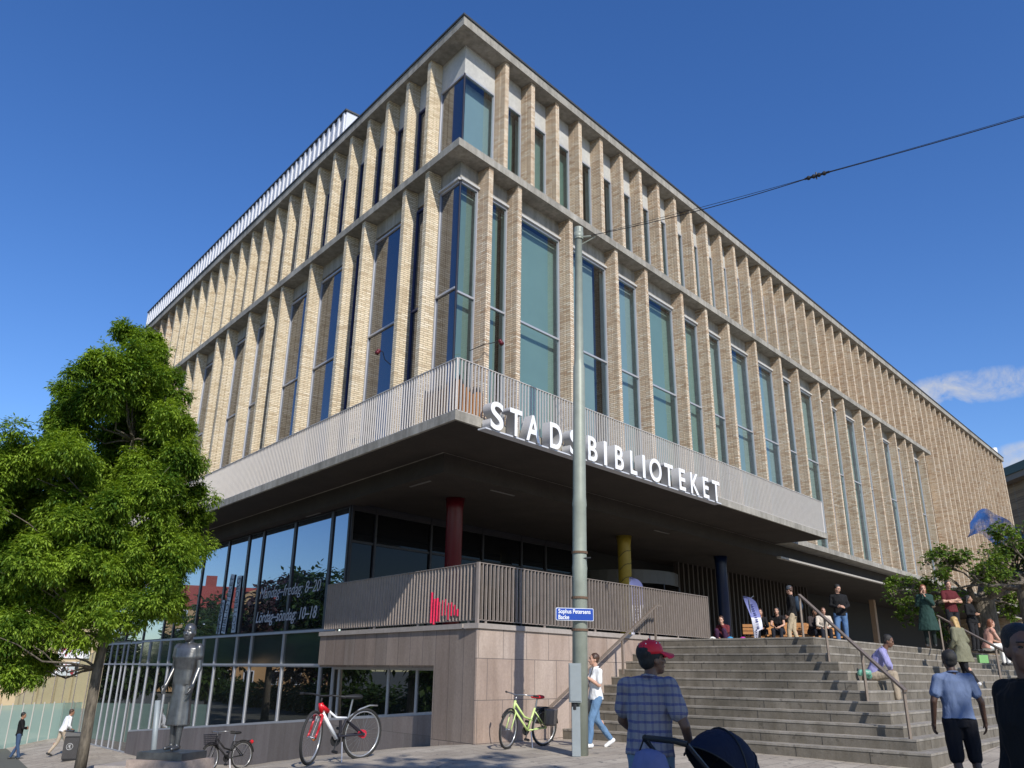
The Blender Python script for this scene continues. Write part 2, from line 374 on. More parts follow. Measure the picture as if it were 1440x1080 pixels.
for i, (b0, b1) in enumerate(bays(TOPL, -1, cL, 11.5)):
    window(fL, b0, b1, 11.89, 14.09, [], M['alu'] if i == 0 else M['blueframe'], M['paneL'], first=i == 0)
for i, (b0, b1) in enumerate(bays(MIDL, -1, cL, 21)):
    window(fL, b0, b1, 5.33, 11.20, [8.62], M['alu'] if b1 - b0 > .9 or i == 0 else M['blueframe'], M['paneL'], i == 0, first=i == 0)
cm = corner(-.335, -.335)
for z0, z1 in ((5.33, 11.2), (11.89, 14.09)): MB().tube([cm + Z * z0, cm + Z * z1], .022, 6).build('corner_mullion', M['darkalu'], lib)
# first floor slab with the balcony, and the beam and ceiling under it
MB().prism([corner(1.22, .79), fR(15.2, 1.22, 0), fR(15.2, .05, 0), fR(RE, .05, 0), fR(RE, -14, 0), fL(LE, -14, 0), fL(LE, .05, 0), fL(20, .05, 0), fL(20, .79, 0)], 5.12, 5.29).build('balcony_slab', M['concrete'], lib)
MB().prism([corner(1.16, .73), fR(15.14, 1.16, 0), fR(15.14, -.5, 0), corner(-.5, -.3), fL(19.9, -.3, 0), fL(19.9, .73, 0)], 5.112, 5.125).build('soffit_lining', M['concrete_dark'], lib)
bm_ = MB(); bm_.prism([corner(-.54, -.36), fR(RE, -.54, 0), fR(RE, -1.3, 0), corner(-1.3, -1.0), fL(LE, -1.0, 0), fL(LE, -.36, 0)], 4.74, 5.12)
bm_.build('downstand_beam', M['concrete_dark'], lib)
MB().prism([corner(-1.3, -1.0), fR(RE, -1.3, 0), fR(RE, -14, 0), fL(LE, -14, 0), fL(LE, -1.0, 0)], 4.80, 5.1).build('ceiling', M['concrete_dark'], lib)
MB().box(fR, (15.3, RE), (-.539, -.40), (4.675, 4.735)).build('edge_strip', M['pale_strip'], lib)
# little recessed strip lights on the beam underside
for a_, n_ in ((2.2, -.95), (8.6, -.95)):
    MB().box(fR, (a_, a_ + .75), (n_, n_ + .05), (4.725, 4.738)).build('strip_light', M['boxdim'], lib)
for b_ in (1.4, 6.2):
    MB().box(fL, (b_, b_ + .75), (-.62, -.57), (4.725, 4.738)).build('strip_light', M['boxdim'], lib)
# balcony railing ------------------------------------------------------------
def rail_run(mb, fr, x0, x1, n, z0, z1, pitch=.085, depth=.03, th=.014):
    k = int((x1 - x0) / pitch)
    for i in range(k + 1):
        x = x0 + i * (x1 - x0) / k
        mb.box(fr, (x - th / 2, x + th / 2), (n - depth, n), (z0, z1))
    mb.box(fr, (x0, x1), (n - depth - .004, n + .004), (z1, z1 + .012)); mb.box(fr, (x0, x1), (n - depth * .75, n - depth * .25), (z0 - .012, z0))
bc = corner(1.17, .74); ca, cb = (bc - K).dot(A), (bc - K).dot(B)
rb = MB(); rail_run(rb, fR, ca + .03, 15.15, 1.17, 5.33, 6.27); rail_run(rb, fL, cb + .03, 20, .74, 5.33, 6.27)
k = 14
for i in range(k + 1):
    n_ = .05 + i * 1.1 / k; rb.box(fR, (15.09, 15.15), (n_, n_ + .011), (5.33, 6.27))
rb.build('balcony_railing', M['slat'], lib)
# planter of pencil stakes on the balcony corner
pl = thing('pencil_planter', 'planter of upright orange pencil-shaped stakes with black tips behind the balcony corner railing', 'planter', corner(.95, .5, 5.29))
pm = MB(); tip = MB(); random.seed(11)
for i in range(30):
    t = i / 29
    p = fR(ca + .12 + t * 1.05, 1.03 - .03 * (i % 2), 0) if i < 19 else fL(cb + .12 + (i - 19) * .11, .62 - .02 * (i % 2), 0)
    h = .62 - .22 * t * (i < 19) + random.uniform(-.06, .05)
    pm.tube([(p.x, p.y, 5.29), (p.x, p.y, 5.29 + h)], .027, 6)
    tip.tube([(p.x, p.y, 5.29 + h), (p.x, p.y, 5.29 + h + .10)], [.027, .006], 6)
pm.build('stake', M['timber'], pl); tip.build('stake_tip', M['black'], pl)
# gallery of small red-headed wall lights
for fr, x, z in ((fR, 1.08 - .07, 7.42), (fL, 2.10 + .07, 7.55)):
    l = thing('wall_light', 'small red headed light on a thin curved arm on the ' + ('square' if fr is fR else 'street') + ' side brick fins', 'wall light', fr(x, 0, z - .2), group='red wall lights')
    MB().tube([fr(x - .3 if fr is fR else x + .3, -.2, z - .16), fr(x - .2 if fr is fR else x + .2, .1, z - .07), fr(x, .27, z), fr(x, .34, z + .005)], .009, 6).build('arm', M['black'], l)
    m = MB(); m.ell(fr(x, .37, z - .01), (.045, .045, .05)); m.tube([fr(x, .37, z - .02), fr(x, .42, z - .08)], [.04, .05], 8); m.build('lamp_head', M['red'], l, True)
# tilted open vent over the balcony
f = MB()
p0, p1 = fR(11.3, -.3, 6.55), fR(11.85, -.3, 6.55); d = NR * .28 + Z * .12
for q0, q1 in ((p0, p1), (p0 + d, p1 + d), (p0, p0 + d), (p1, p1 + d)): f.tube([q0, q1], .018, 4)
f.build('open_vent', M['darkalu'], lib)
# roof plant room with standing seams
pa = MB().prism([fL(5.7, .0, 0), fL(LE - .1, .0, 0), fL(LE - .1, -.9, 0), fL(5.7, -.9, 0)], 15.19, 16.02)
pr = pa.build('roof_plant_screen', M['roof'] if False else plain('grey_seam_cladding', (.33, .36, .42), .4, .2, .05), lib)
s = MB()
for i in range(60):
    x = 5.72 + i * .305
    s.box(fL, (x, x + .09), (.0, .045), (15.2, 16.0))
s.box(fL, (5.66, 5.70), (-.9, .0), (15.19, 16.02))
s.build('seam_panel', M['white_sheet'], pr)
MB().box(fL, (5.62, LE - .05), (-.95, .06), (16.02, 16.07)).build('coping', M['roof'], pr)
MB().tube([fR(49.9, -.1, 15.19), fR(49.9, -.1, 15.55)], .2, 12).build('roof_vent', M['white'], lib)
# ground floor ---------------------------------------------------------------
GN = -.68
gb0 = (corner(-4.62, GN) - K).dot(B)
UM = [gb0, 5.63, 7.66, 9.64, 10.65, 12.16, 14.18, 16.2, 17.2, 19.3, 21.45, LE - .1]
def sill(b): return .44 - .073 * b
def gwin(name, b0, b1, zs, fmat, pmat, w=.05, proud=.05, sl=False, n=GN):
    if sl: w *= .72
    f = MB(); z0, z1 = zs[0], zs[-1]
    za, zb = (sill(b0), sill(b1)) if sl else (z0, z0)
    for x, zz in ((b0, za), (b1 - w, zb)):
        f.box(fL, (x, x + w), (n - .04, n + proud), (zz, z1))
    f.box(fL, (b0 + w, b1 - w), (n - .03, n + proud - .012), (z1 - .045, z1))
    d = .05
    f.add([fL(b0 + w, n - .03, za), fL(b1 - w, n - .03, zb), fL(b1 - w, n + proud, zb), fL(b0 + w, n + proud, za), fL(b0 + w, n - .03, za + d), fL(b1 - w, n - .03, zb + d), fL(b1 - w, n + proud, zb + d), fL(b0 + w, n + proud, za + d)], [(0, 1, 2, 3), (4, 5, 6, 7), (0, 1, 5, 4), (2, 3, 7, 6), (0, 3, 7, 4), (1, 2, 6, 5)])
    o = f.build('window', fmat, lib)
    paneq(MB(), fL, b0 + w, b1 - w, n, za + .01, zb + .01, z1 - .02).build('pane', pmat, o, fix=False)
for b0, b1 in zip(UM, UM[1:]): gwin('window', b0, b1, (1.96, 4.74), M['darkalu'], M['paneG'], .06, .03)
SM = [5.0, 5.63, 7.66, 9.64, 10.65, 12.16, 13.2, 14.18, 16.2, 17.2, 18.3, 19.2]
sp = MB(); sf = MB()
for b0, b1 in zip(SM[:-1], SM[1:]):
    gwin('window', b0, b1, (0, 1.20), M['alu'], M['paneB'], .055, .03, True)
    sf.box(fL, (b0, b0 + .055), (GN - .04, GN + .041), (1.2, 1.96))
sf.box(fL, (5.0, 19.2), (GN - .04, GN + .06), (1.93, 1.985)); sf.box(fL, (5.0, 19.2), (GN - .04, GN + .05), (1.185, 1.23))
so = paneq(MB(), fL, 5.0, 19.2, GN, 1.2, 1.2, 1.95).build('spandrel_panel', M['spandrel'], lib, fix=False)
sf.build('spandrel_frame', M['alu'], so)
for b0, b1 in ((.55, 1.65), (1.65, 2.68), (2.68, 4.72), (4.72, 5.0)):
    gwin('window', b0, b1, (0, 1.16), M['alu'], M['paneB'], .045, .02, True)
# plinth below the sill
pv = MB()
q = [(.5, GN + .0), (19.25, GN + .0)]
for b0, b1 in zip([.5, 5, 10, 15], [5, 10, 15, 19.25]):
    v = [fL(b0, GN - .2, -2.2), fL(b1, GN - .2, -2.2), fL(b1, GN - .2, sill(b1)), fL(b0, GN - .2, sill(b0)), fL(b0, GN + .045, -2.2), fL(b1, GN + .045, -2.2), fL(b1, GN + .045, sill(b1)), fL(b0, GN + .045, sill(b0))]
    pv.add(v, [(0, 1, 2, 3), (4, 5, 6, 7), (0, 1, 5, 4), (2, 3, 7, 6), (0, 3, 7, 4), (1, 2, 6, 5)])
pv.build('plinth', M['stone_grey'], lib)
# glazed doors and full height screen beyond the plinth
DM = [19.25, 20.0, 20.9, 21.45, 22.3, 23.1, LE]
for b0, b1 in zip(DM, DM[1:]):
    f = MB(); zg = zground(*fL(b0, GN, 0)[:2]) - .05
    f.box(fL, (b0, b0 + .035), (GN - .04, GN + .03), (zg, 1.96)); f.box(fL, (b0 + .05, b1), (GN - .03, GN + .03), (1.18, 1.23)); f.box(fL, (b0 + .05, b1), (GN - .03, GN + .03), (1.9, 1.96)); f.box(fL, (b0 + .05, b1), (GN - .03, GN + .03), (zg, zg + .08))
    o = f.build('glazed_door', M['alu'], lib); paneq(MB(), fL, b0 + .05, b1, GN, zg, zg, 1.93).build('pane', M['paneB'], o, fix=False)
# entrance front (recessed)
EN = -4.62
ea0 = (corner(EN, GN) - K).dot(A)
EM = [ea0, 2.11, 3.9, 5.80, 7.39, 8.47, 10.4]
for i, (a0, a1) in enumerate(zip(EM, EM[1:])):
    f = MB(); w = .06
    f.box(fR, (a0, a0 + w), (EN - .05, EN + .05), (1.8, 4.78)); f.box(fR, (a0 + w, a1), (EN - .04, EN + .04), (4.62, 4.78)); f.box(fR, (a0 + w, a1), (EN - .04, EN + .04), (1.8, 1.9))
    f.box(fR, (a0 + w, a1), (EN - .03, EN + .03), (3.88, 3.93))
    o = f.build('window', M['darkalu'], lib)
    paneq(MB(), fR, a0 + w, a1, EN, 1.9, 1.9, 4.62).build('pane', M['paneE'], o, fix=False)
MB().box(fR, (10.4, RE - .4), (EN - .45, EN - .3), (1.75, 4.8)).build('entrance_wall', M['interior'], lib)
# pale things seen dimly through the entrance glass
rd = thing_part = None
c = fR(12.4, EN + .1, 0)
rv = MB(); n = 40; R0 = 1.75
for z0, z1 in ((3.72, 4.12),):
    for i in range(n):
        t0, t1 = 2 * math.pi * i / n, 2 * math.pi * (i + 1) / n
        q = [c + (A * math.cos(t) + NR * math.sin(t)) * R0 for t in (t0, t1)]
        rv.quad(q[0] + Z * z0, q[1] + Z * z0, q[1] + Z * z1, q[0] + Z * z1)
rvo = rv.build('revolving_door', plain('grey_canopy_band', (.085, .08, .075), .5), lib, True, fix=False)
po = MB()
for i in range(8):
    t = 2 * math.pi * i / 8 + .2; q = c + (A * math.cos(t) + NR * math.sin(t)) * R0
    po.tube([(q.x, q.y, 1.8), (q.x, q.y, 3.72)], .03, 6)
po.build('door_post', M['darkalu'], rvo)
dr = MB()
for t in (.5, 2.6, 4.7): 
    q = c + (A * math.cos(t) + NR * math.sin(t)) * (R0 - .1); dr.quad(c + Z * 1.82, q + Z * 1.82, q + Z * 3.7, c + Z * 3.7)
dr.build('door_leaf', M['paneE'], rvo, fix=False)
w = MB()
for i in range(34):
    a_ = 15.0 + i * .33; w.box(fR, (a_, a_ + .09), (EN + .45, EN + .62), (1.8, 4.8))
w.build('timber_screen', plain('brown_batten', (.055, .043, .036), .7), lib)
for nm, col, a_, n_ in (('red', 'red', 2.61, -2.41), ('yellow', 'yellow', 9.30, -2.37), ('dark blue', 'bluecol', 14.67, -2.2)):
    m = MB(); p = fR(a_, n_, 0); m.tube([(p.x, p.y, 1.8), (p.x, p.y, 4.55), (p.x, p.y, 4.8)], [.185, .185, .22], 20)
    o = m.build('column', M[col], lib, True, label=nm + ' lacquered round column under the balcony')
    if nm == 'yellow':
        s = MB()
        for k in range(7):
            z_ = 2.3 + k * .36; s.tube([p + Vector((math.cos(t) * .188, math.sin(t) * .188, z_ + .09 * t + .03 * math.sin(3 * t))) for t in [x * .35 - 2.6 for x in range(16)]], .012, 5)
        s.build('cord_wrap', plain('olive_wrap', (.10, .075, .015), .6), o)
for a_ in POSTA:
    q = fR(a_, -3.0, 0); mm = MB().prism([q + A * i * .13 + NR * j * .11 for i, j in ((-1, -1), (1, -1), (1, 1), (-1, 1))], 1.79, 4.6)
    mm.build('timber_post', plain('pale_timber_post', (.30, .2, .13), .6), lib)
# terrace and podium -----------------------------------------------------------
pod = thing('stone_podium', 'pink granite podium wall carrying the entrance terrace beside the steps', 'podium', corner(.74, -.3))
pa0 = (corner(.74, -.3) - K).dot(A); pb0 = (corner(.74, -.3) - K).dot(B)
MB().box(fR, (pa0, 9.6), (.70, .74), (-.3, 1.80)).build('granite_cladding', M['stone'], pod)
l = MB(); l.box(fL, (pb0 + .045, 5.02), (-.34, -.30), (1.20, 1.80)); l.box(fL, (pb0 + .045, .56), (-.34, -.30), (-.5, 1.20))
l.box(fL, (.52, .56), (-.70, -.34), (-.5, 1.20)); l.box(fL, (.56, 5.02), (-.70, -.34), (1.16, 1.20)); l.box(fL, (4.98, 5.02), (-.66, -.34), (1.2, 1.8))
l.build('granite_cladding', M['stoneL'], pod)
cp = MB(); cp.box(fR, (pa0 - .02, 8.35), (.42, .775), (1.80, 1.885)); cp.box(fL, (pb0 + .4, 5.04), (-.62, -.265), (1.80, 1.885)); cp.build('coping', M['cap'], pod)
MB().prism([corner(.69, -.35), fR(9.6, .69, 0), fR(RE - .5, .69, 0), fR(RE - .5, EN - .3, 0), corner(EN - .3, -.72), corner(.69, -.72)], 1.62, 1.797).build('terrace_floor', M['concrete'], pod)
tr = MB()
ra0 = (corner(.68, -.36) - K).dot(A); rb0 = (corner(.68, -.36) - K).dot(B)
rail_run(tr, fR, ra0, 8.32, .68, 1.95, 2.9, .10, .046, .018); rail_run(tr, fL, rb0 + .05, 5.0, -.36, 1.95, 2.9, .10, .046, .018)
for i in range(6): tr.box(fR, (ra0 + .2 + i * 1.6, ra0 + .24 + i * 1.6), (.63, .66), (1.885, 1.95))
for i in range(4): tr.box(fL, (rb0 + .3 + i * 1.6, rb0 + .34 + i * 1.6), (-.41, -.38), (1.885, 1.95))
tr.box(fR, (ra0 - .022, ra0 + .022), (.625, .685), (1.885, 2.915))
tro = tr.build('terrace_railing', M['slat2'], None, origin=corner(.68, -.36, 1.885)); tag(tro, 'vertical slat terrace railing on the podium with a red spray tag near its corner', 'railing')
# red spray tag painted over a few slats
g = MB(); random.seed(5)
for i in range(10):
    b_ = rb0 + .62 + i * .092; zt = (2.0, 2.12 + .05 * i) if i < 6 else (1.94, 2.12 + .035 * i)
    g.box(fL, (b_ - .011, b_ + .011), (-.40, -.354), (zt[0] + random.uniform(-.03, .06), zt[1] + random.uniform(-.06, .06)))
g.build('spray_tag', plain('red_spray', (.75, .03, .09), .5, 0, .3), tro)
# letters ------------------------------------------------------------------------
def textmesh(s, size, extrude, name, mats, parent, org, X, Y, width=None, shear=0, bold=0.0, align='LEFT', label=None):
    cu = bpy.data.curves.new(name, 'FONT'); cu.body = s; cu.size = size; cu.extrude = extrude; cu.shear = shear; cu.offset = bold; cu.align_x = align
    ob = bpy.data.objects.new(name, cu); COL.objects.link(ob)
    dg = bpy.context.evaluated_depsgraph_get(); dg.update()
    me = bpy.data.meshes.new_from_object(ob.evaluated_get(dg)); COL.objects.unlink(ob); bpy.data.objects.remove(ob)
    xs = [v.co.x for v in me.vertices]; x0, x1 = min(xs), max(xs)
    k = width / (x1 - x0) if width else 1
    Nn = X.cross(Y)
    inv = wmat(parent).inverted() if parent else Matrix.Identity(4)
    xo = x0 if width else 0
    for v in me.vertices: v.co = inv @ (org + X * ((v.co.x - xo) * k) + Y * v.co.y + Nn * v.co.z)
    me.materials.clear()
    for m in mats: me.materials.append(m)
    if len(mats) > 1:
        for p in me.polygons:
            vv = [me.vertices[i].co for i in p.vertices]
            nn = (inv.to_3x3().inverted() @ p.normal)
            p.material_index = 0 if abs(nn.dot(Nn)) > .9 else 1
    o = bpy.data.objects.new(name, me); COL.objects.link(o)
    if parent: o.parent = parent
    if label: o['label'] = label
    return o
sg = thing('library_sign', 'big white block letters spelling STADSBIBLIOTEKET standing on the balcony edge', 'sign', fR(3.7, 1.35, 5.03))
LET = [('S', -.37, -.04), ('T', .13, .46), ('A', .58, .97), ('D', 1.26, 1.62), ('S', 1.87, 2.18), ('B', 2.45, 2.76), ('I', 2.99, 3.09), ('B', 3.38, 3.69), ('L', 3.94, 4.19), ('I', 4.41, 4.51), ('O', 4.68, 5.17), ('T', 5.30, 5.66), ('E', 5.92, 6.20), ('K', 6.44, 6.82), ('E', 7.02, 7.29), ('T', 7.47, 7.84)]
for ch, a0, a1 in LET:
    textmesh(ch, .70, .10, 'letter', [M['white'], M['letter_side']], sg, fR(a0, 1.36, 5.075 if ch not in 'SO' else 5.08), A, Z, width=a1 - a0, bold=.012, label='white letter %s' % ch)
bp = MB(); bp.box(fR, (-.45, 7.95), (1.235, 1.42), (5.045, 5.07)); bp.build('base_rail', M['white_sheet'], sg)
# window lettering -----------------------------------------------------------------
wl = thing('opening_hours', 'white opening hours lettered on the street side glazing', 'lettering', fL(7.5, GN + .02, 2.2))
LX = -B
mw = plain('frosted_white_vinyl', (.40, .42, .45), .6, 0, .05)
textmesh('Måndag–fredag: 8–20', .40, .002, 'text_line', [mw], wl, fL(9.42, GN + .035, 2.86), LX, Z, width=3.5, shear=.25, bold=.0)
textmesh('Lördag–söndag: 10–18', .40, .002, 'text_line', [mw], wl, fL(9.5, GN + .035, 2.25), LX, Z, width=3.5, shear=.25, bold=.004)
lg = thing('library_emblem', 'pale vertical word emblem STADS BIBLIOTEKET GÖTEBORG on the street side glazing', 'emblem', fL(12, GN + .02, 2.1))
for s, b_, z0, dz, flip in (('STADS', 12.75, 2.02, 1.35, 0), ('BIBLIOTEKET', 12.3, 2.02, 2.2, 0), ('GÖTEBORG', 11.2, 2.05, 2.0, 1)):
    pass
def emblem(s, b_, z0, length, lean):
    X = (Z * 1.0 + LX * lean).normalized(); Y = (-LX + Z * lean).normalized()
    m = MB(); o = fL(b_, GN + .03, z0); h = .30
    mm = M['pale_vinyl']
    m.quad(o, o + X * length, o + X * length + Y * h, o + Y * h)
    m.build('emblem_strip', mm, lg, fix=False)
    textmesh(s, .34, .001, 'emblem_text', [M['dark_vinyl']], lg, o + X * .06 + Y * .045 + NL * .008, X, Y, width=length - .12, bold=.0)
M['pale_vinyl'] = plain('pale_vinyl', (.42, .47, .50), .5, 0, .05); M['dark_vinyl'] = plain('dark_vinyl', (.03, .04, .06), .5)
emblem('STADS', 12.0, 2.02, .95, .10); emblem('BIBLIOTEKET', 11.6, 2.02, 1.65, .12); emblem('GÖTEBORG', 10.85, 2.05, 1.55, -.02)
# ================================================================== GROUND
def gridmesh(name, x0, x1, y0, y1, step, mat, dz=0.0, skip=None):
    nx = int((x1 - x0) / step) + 1; ny = int((y1 - y0) / step) + 1
    vs = [(x0 + i * step, y0 + j * step, zground(x0 + i * step, y0 + j * step) + dz) for j in range(ny) for i in range(nx)]
    fs = [(j * nx + i, j * nx + i + 1, (j + 1) * nx + i + 1, (j + 1) * nx + i) for j in range(ny - 1) for i in range(nx - 1)]
    me = bpy.data.meshes.new(name); me.from_pydata(vs, [], fs); me.materials.append(mat)
    me.polygons.foreach_set('use_smooth', [True] * len(fs))
    o = bpy.data.objects.new(name, me); COL.objects.link(o); return struct(o)
def paving():
    m, nt, b = newmat('concrete_paving')
    v = coords(nt)
    g = N(nt, 'ShaderNodeNewGeometry')
    def dot(d):
        n = N(nt, 'ShaderNodeVectorMath', operation='DOT_PRODUCT'); n.inputs[1].default_value = d; nt.links.new(g.outputs['Position'], n.inputs[0]); return n.outputs['Value']
    cx = N(nt, 'ShaderNodeCombineXYZ'); nt.links.new(dot(tuple(A)), cx.inputs[0]); nt.links.new(dot(tuple(NR)), cx.inputs[1])
    br = N(nt, 'ShaderNodeTexBrick', Scale=1.0); br.inputs['Brick Width'].default_value = .6; br.inputs['Row Height'].default_value = .3; br.inputs['Mortar Size'].default_value = .006
    br.inputs['Color1'].default_value = (0, 0, 0, 1); br.inputs['Color2'].default_value = (1, 1, 1, 1); nt.links.new(cx.outputs[0], br.inputs['Vector'])
    c = ramp(nt, br.outputs['Color'], [(0, (.36, .31, .25)), (1, (.45, .395, .32))])
    f = noise(nt, v, .9, 8, .7); f2 = noise(nt, v, 30, 5)
    c = mixc(nt, .8, c, ramp(nt, f, [(.3, (.62, .61, .6)), (.65, (1.05, 1.05, 1.05))]), 'MULTIPLY')
    c = mixc(nt, .5, c, ramp(nt, f2, [(.3, (.6, .6, .6)), (.7, (1.1, 1.1, 1.1))]), 'MULTIPLY')
    sp = noise(nt, v, 6.5, 2, .4); c = mixc(nt, ramp(nt, sp, [(.68, (0, 0, 0)), (.70, (1, 1, 1))]), c, (.12, .11, .10))
    c = mixc(nt, br.outputs['Fac'], c, (.12, .11, .1))
    nt.links.new(c, b.inputs['Base Color']); b.inputs['Roughness'].default_value = .85
    bump(nt, b, math_(nt, 'SUBTRACT', math_(nt, 'MULTIPLY', f2, .5), br.outputs['Fac']), .4, .006); return m
gridmesh('pavement', -70, 70, -40, 110, 1.0, paving())
far_ = MB(); far_.quad((-3000, -3000, -1.9), (3000, -3000, -1.9), (3000, 3000, -1.9), (-3000, 3000, -1.9))
struct(far_.build('ground', plain('distant_ground', (.10, .10, .08), .9)))
# ================================================================== STEPS
def stepstone(name, k1):
    m, nt, b = newmat(name); v = coords(nt)
    f = noise(nt, v, 2.2, 7, .7); f2 = noise(nt, v, 40, 5, .7); f3 = noise(nt, coords(nt, (3, 3, .4)), 2, 5)
    c = ramp(nt, f, [(.3, tuple(x * .72 for x in k1)), (.7, k1)])
    c = mixc(nt, .6, c, ramp(nt, f3, [(.35, (.62, .6, .55)), (.6, (1, 1, 1))]), 'MULTIPLY')
    c = mixc(nt, .5, c, ramp(nt, f2, [(.3, (.65, .65, .65)), (.7, (1.1, 1.1, 1.1))]), 'MULTIPLY')
    c = mixc(nt, ramp(nt, noise(nt, v, 11, 2, .4), [(.66, (0, 0, 0)), (.70, (.75, .75, .75))]), c, tuple(x * .42 for x in k1))      # gum and oil spots
    c = mixc(nt, .7, c, ramp(nt, noise(nt, v, .55, 5, .7), [(.35, (.66, .65, .62)), (.65, (1.08, 1.06, 1.03))]), 'MULTIPLY')          # worn and dirty patches
    nt.links.new(c, b.inputs['Base Color']); b.inputs['Roughness'].default_value = .85; b.inputs['Specular IOR Level'].default_value = .2; bump(nt, b, f2, .2, .006); return m
M['step'] = stepstone('grey_granite_step', (.235, .21, .175)); M['nosing'] = stepstone('worn_pale_nosing', (.38, .35, .31)); M['joint'] = plain('dark_joint', (.05, .045, .04), .9)
st = thing('stone_staircase', 'broad flight of grey granite steps wrapping round a corner up to the library terrace', 'staircase', fR(2.5, 6.9, 0))
NST, SA, SN, RIS = 12, 2.49, 6.98, .15
TRA, TRN = .263, .236
random.seed(21)
def step_a(k): return SA + TRA * k
def step_n(k): return SN - TRN * k
for k in range(NST):
    zt = RIS * (k + 1); z0 = -.35 if k == 0 else zt - RIS; a0, n1 = step_a(k), step_n(k)
    m = MB(); lo = .765 if k < 12 else .74
    lo = .74
    # tread ring: strip along both sides (solid to the next step's riser and a bit under it)
    zz = zt - .03
    inn_a, inn_n = (a0 + .5, n1 - .5) if k < NST - 1 else (a0 + 3.2, .74)
    aend = 40.0
    def solid(aa, nn, ia, inn, z0, z1):
        m.prism([fR(aa, lo, 0), fR(aa, nn, 0), fR(aend, nn, 0), fR(aend, inn, 0), fR(ia, inn, 0), fR(ia, lo, 0)], z0, z1)
    if k < NST - 1: solid(a0, n1, inn_a, inn_n, z0, zz)
    else: m.prism([fR(a0, lo, 0), fR(a0, n1, 0), fR(aend, n1, 0), fR(aend, lo, 0)], z0, zz)
    sm_ = m
    m = MB()
    ao, no = a0 - .008, n1 + .008
    if k < NST - 1: m.prism([fR(ao, lo, 0), fR(ao, no, 0), fR(aend, no, 0), fR(aend, inn_n, 0), fR(inn_a, inn_n, 0), fR(inn_a, lo, 0)], zz, zt)
    else: m.prism([fR(ao, lo, 0), fR(ao, no, 0), fR(aend, no, 0), fR(aend, lo, 0)], zz, zt)
    nm_ = m; nf = len(sm_.f)
    j = sm_; x = lo + random.uniform(.4, 1.2)
    while x < n1 - .2:
        j.box(fR, (a0 - .003, a0 + .01), (x, x + .008), (z0 + .005, zz)); x += random.uniform(.95, 1.5)
    x = a0 + random.uniform(.3, 1)
    while x < 16:
        j.box(fR, (x, x + .008), (n1 - .01, n1 + .003), (z0 + .005, zz)); x += random.uniform(.95, 1.5)
    o = sm_.build('step', [M['step'], M['joint']], st)
    for p_ in o.data.polygons:
        if p_.index >= nf: p_.material_index = 1
    nm_.build('nosing', M['nosing'], o)
# ================================================================== HANDRAILS
M['rail'] = plain('brown_steel_handrail', (.22, .175, .14), .5, .3, .15)
def handrail(label, top, bot, posts, flat=.3, wid=.05, thick=.035, d=None):
    t = thing('handrail', label, 'handrail', (top + bot) / 2)
    d0 = (bot - top); hd = Vector((d0.x, d0.y, 0)).normalized(); side = Vector((hd.y, -hd.x, 0))
    m = MB()
    def bar(p, q):
        up = (q - p).cross(side).normalized(); up = up if up.z > 0 else -up
        v = [c + side * s * wid / 2 + up * u * thick / 2 for c in (p, q) for s, u in ((-1, -1), (1, -1), (1, 1), (-1, 1))]
        m.add(v, [(0, 1, 2, 3), (4, 5, 6, 7), (0, 1, 5, 4), (1, 2, 6, 5), (2, 3, 7, 6), (3, 0, 4, 7)])
    bar(top, bot); 
    if flat: bar(top - hd * flat, top)
    m.build('rail', M['rail'], t)
    for f, zb in posts:
        p = top.lerp(bot, f); pm = MB(); e1, e2 = hd * .022, side * .016
        pm.prism([p - e1 - e2, p + e1 - e2, p + e1 + e2, p - e1 + e2], zb, p.z - .012); pm.build('post', M['rail'], t)
    return t
handrail('straight brown steel handrail running up the steps along the granite podium wall', fR(5.45, .99, 2.50), fR(1.75, .99, .50), [(.02, 1.75), (.36, 1.1), (.97, -.05)], .22)
handrail('brown steel handrail running down the corner ridge of the steps', fR(5.75, 4.05, 2.60), fR(2.75, 6.7, .93), [(.0, 1.75), (.3, 1.2), (.66, .6), (.985, .12)], 0)

# ================================================================== SKY, SUN, CAMERA
sun_h = Vector((.38, -.925, 0)).normalized(); EL = R_(38)
sd = (sun_h * math.cos(EL) + Z * math.sin(EL)).normalized()
su = bpy.data.lights.new('sun', 'SUN'); su.energy = 4.9; su.angle = R_(.53); su.color = (1, .955, .88)
so_ = bpy.data.objects.new('sun', su); COL.objects.link(so_); so_.rotation_euler = sd.to_track_quat('Z', 'Y').to_euler(); so_.location = (20, -40, 40)
w = bpy.data.worlds.new('World'); scene.world = w; w.use_nodes = True; nt = w.node_tree
bg = nt.nodes['Background']
sk = nt.nodes.new('ShaderNodeTexSky'); sk.sky_type = 'NISHITA'; sk.sun_disc = False; sk.sun_elevation = EL
sk.sun_rotation = math.atan2(sun_h.x, sun_h.y); sk.air_density = 1.0; sk.dust_density = .3; sk.ozone_density = 3.0; sk.altitude = 50
hs = nt.nodes.new('ShaderNodeHueSaturation'); hs.inputs['Saturation'].default_value = 1.26; hs.inputs['Value'].default_value = 1.7; hs.inputs['Hue'].default_value = .512
nt.links.new(sk.outputs[0], hs.inputs['Color'])
tc = nt.nodes.new('ShaderNodeTexCoord')
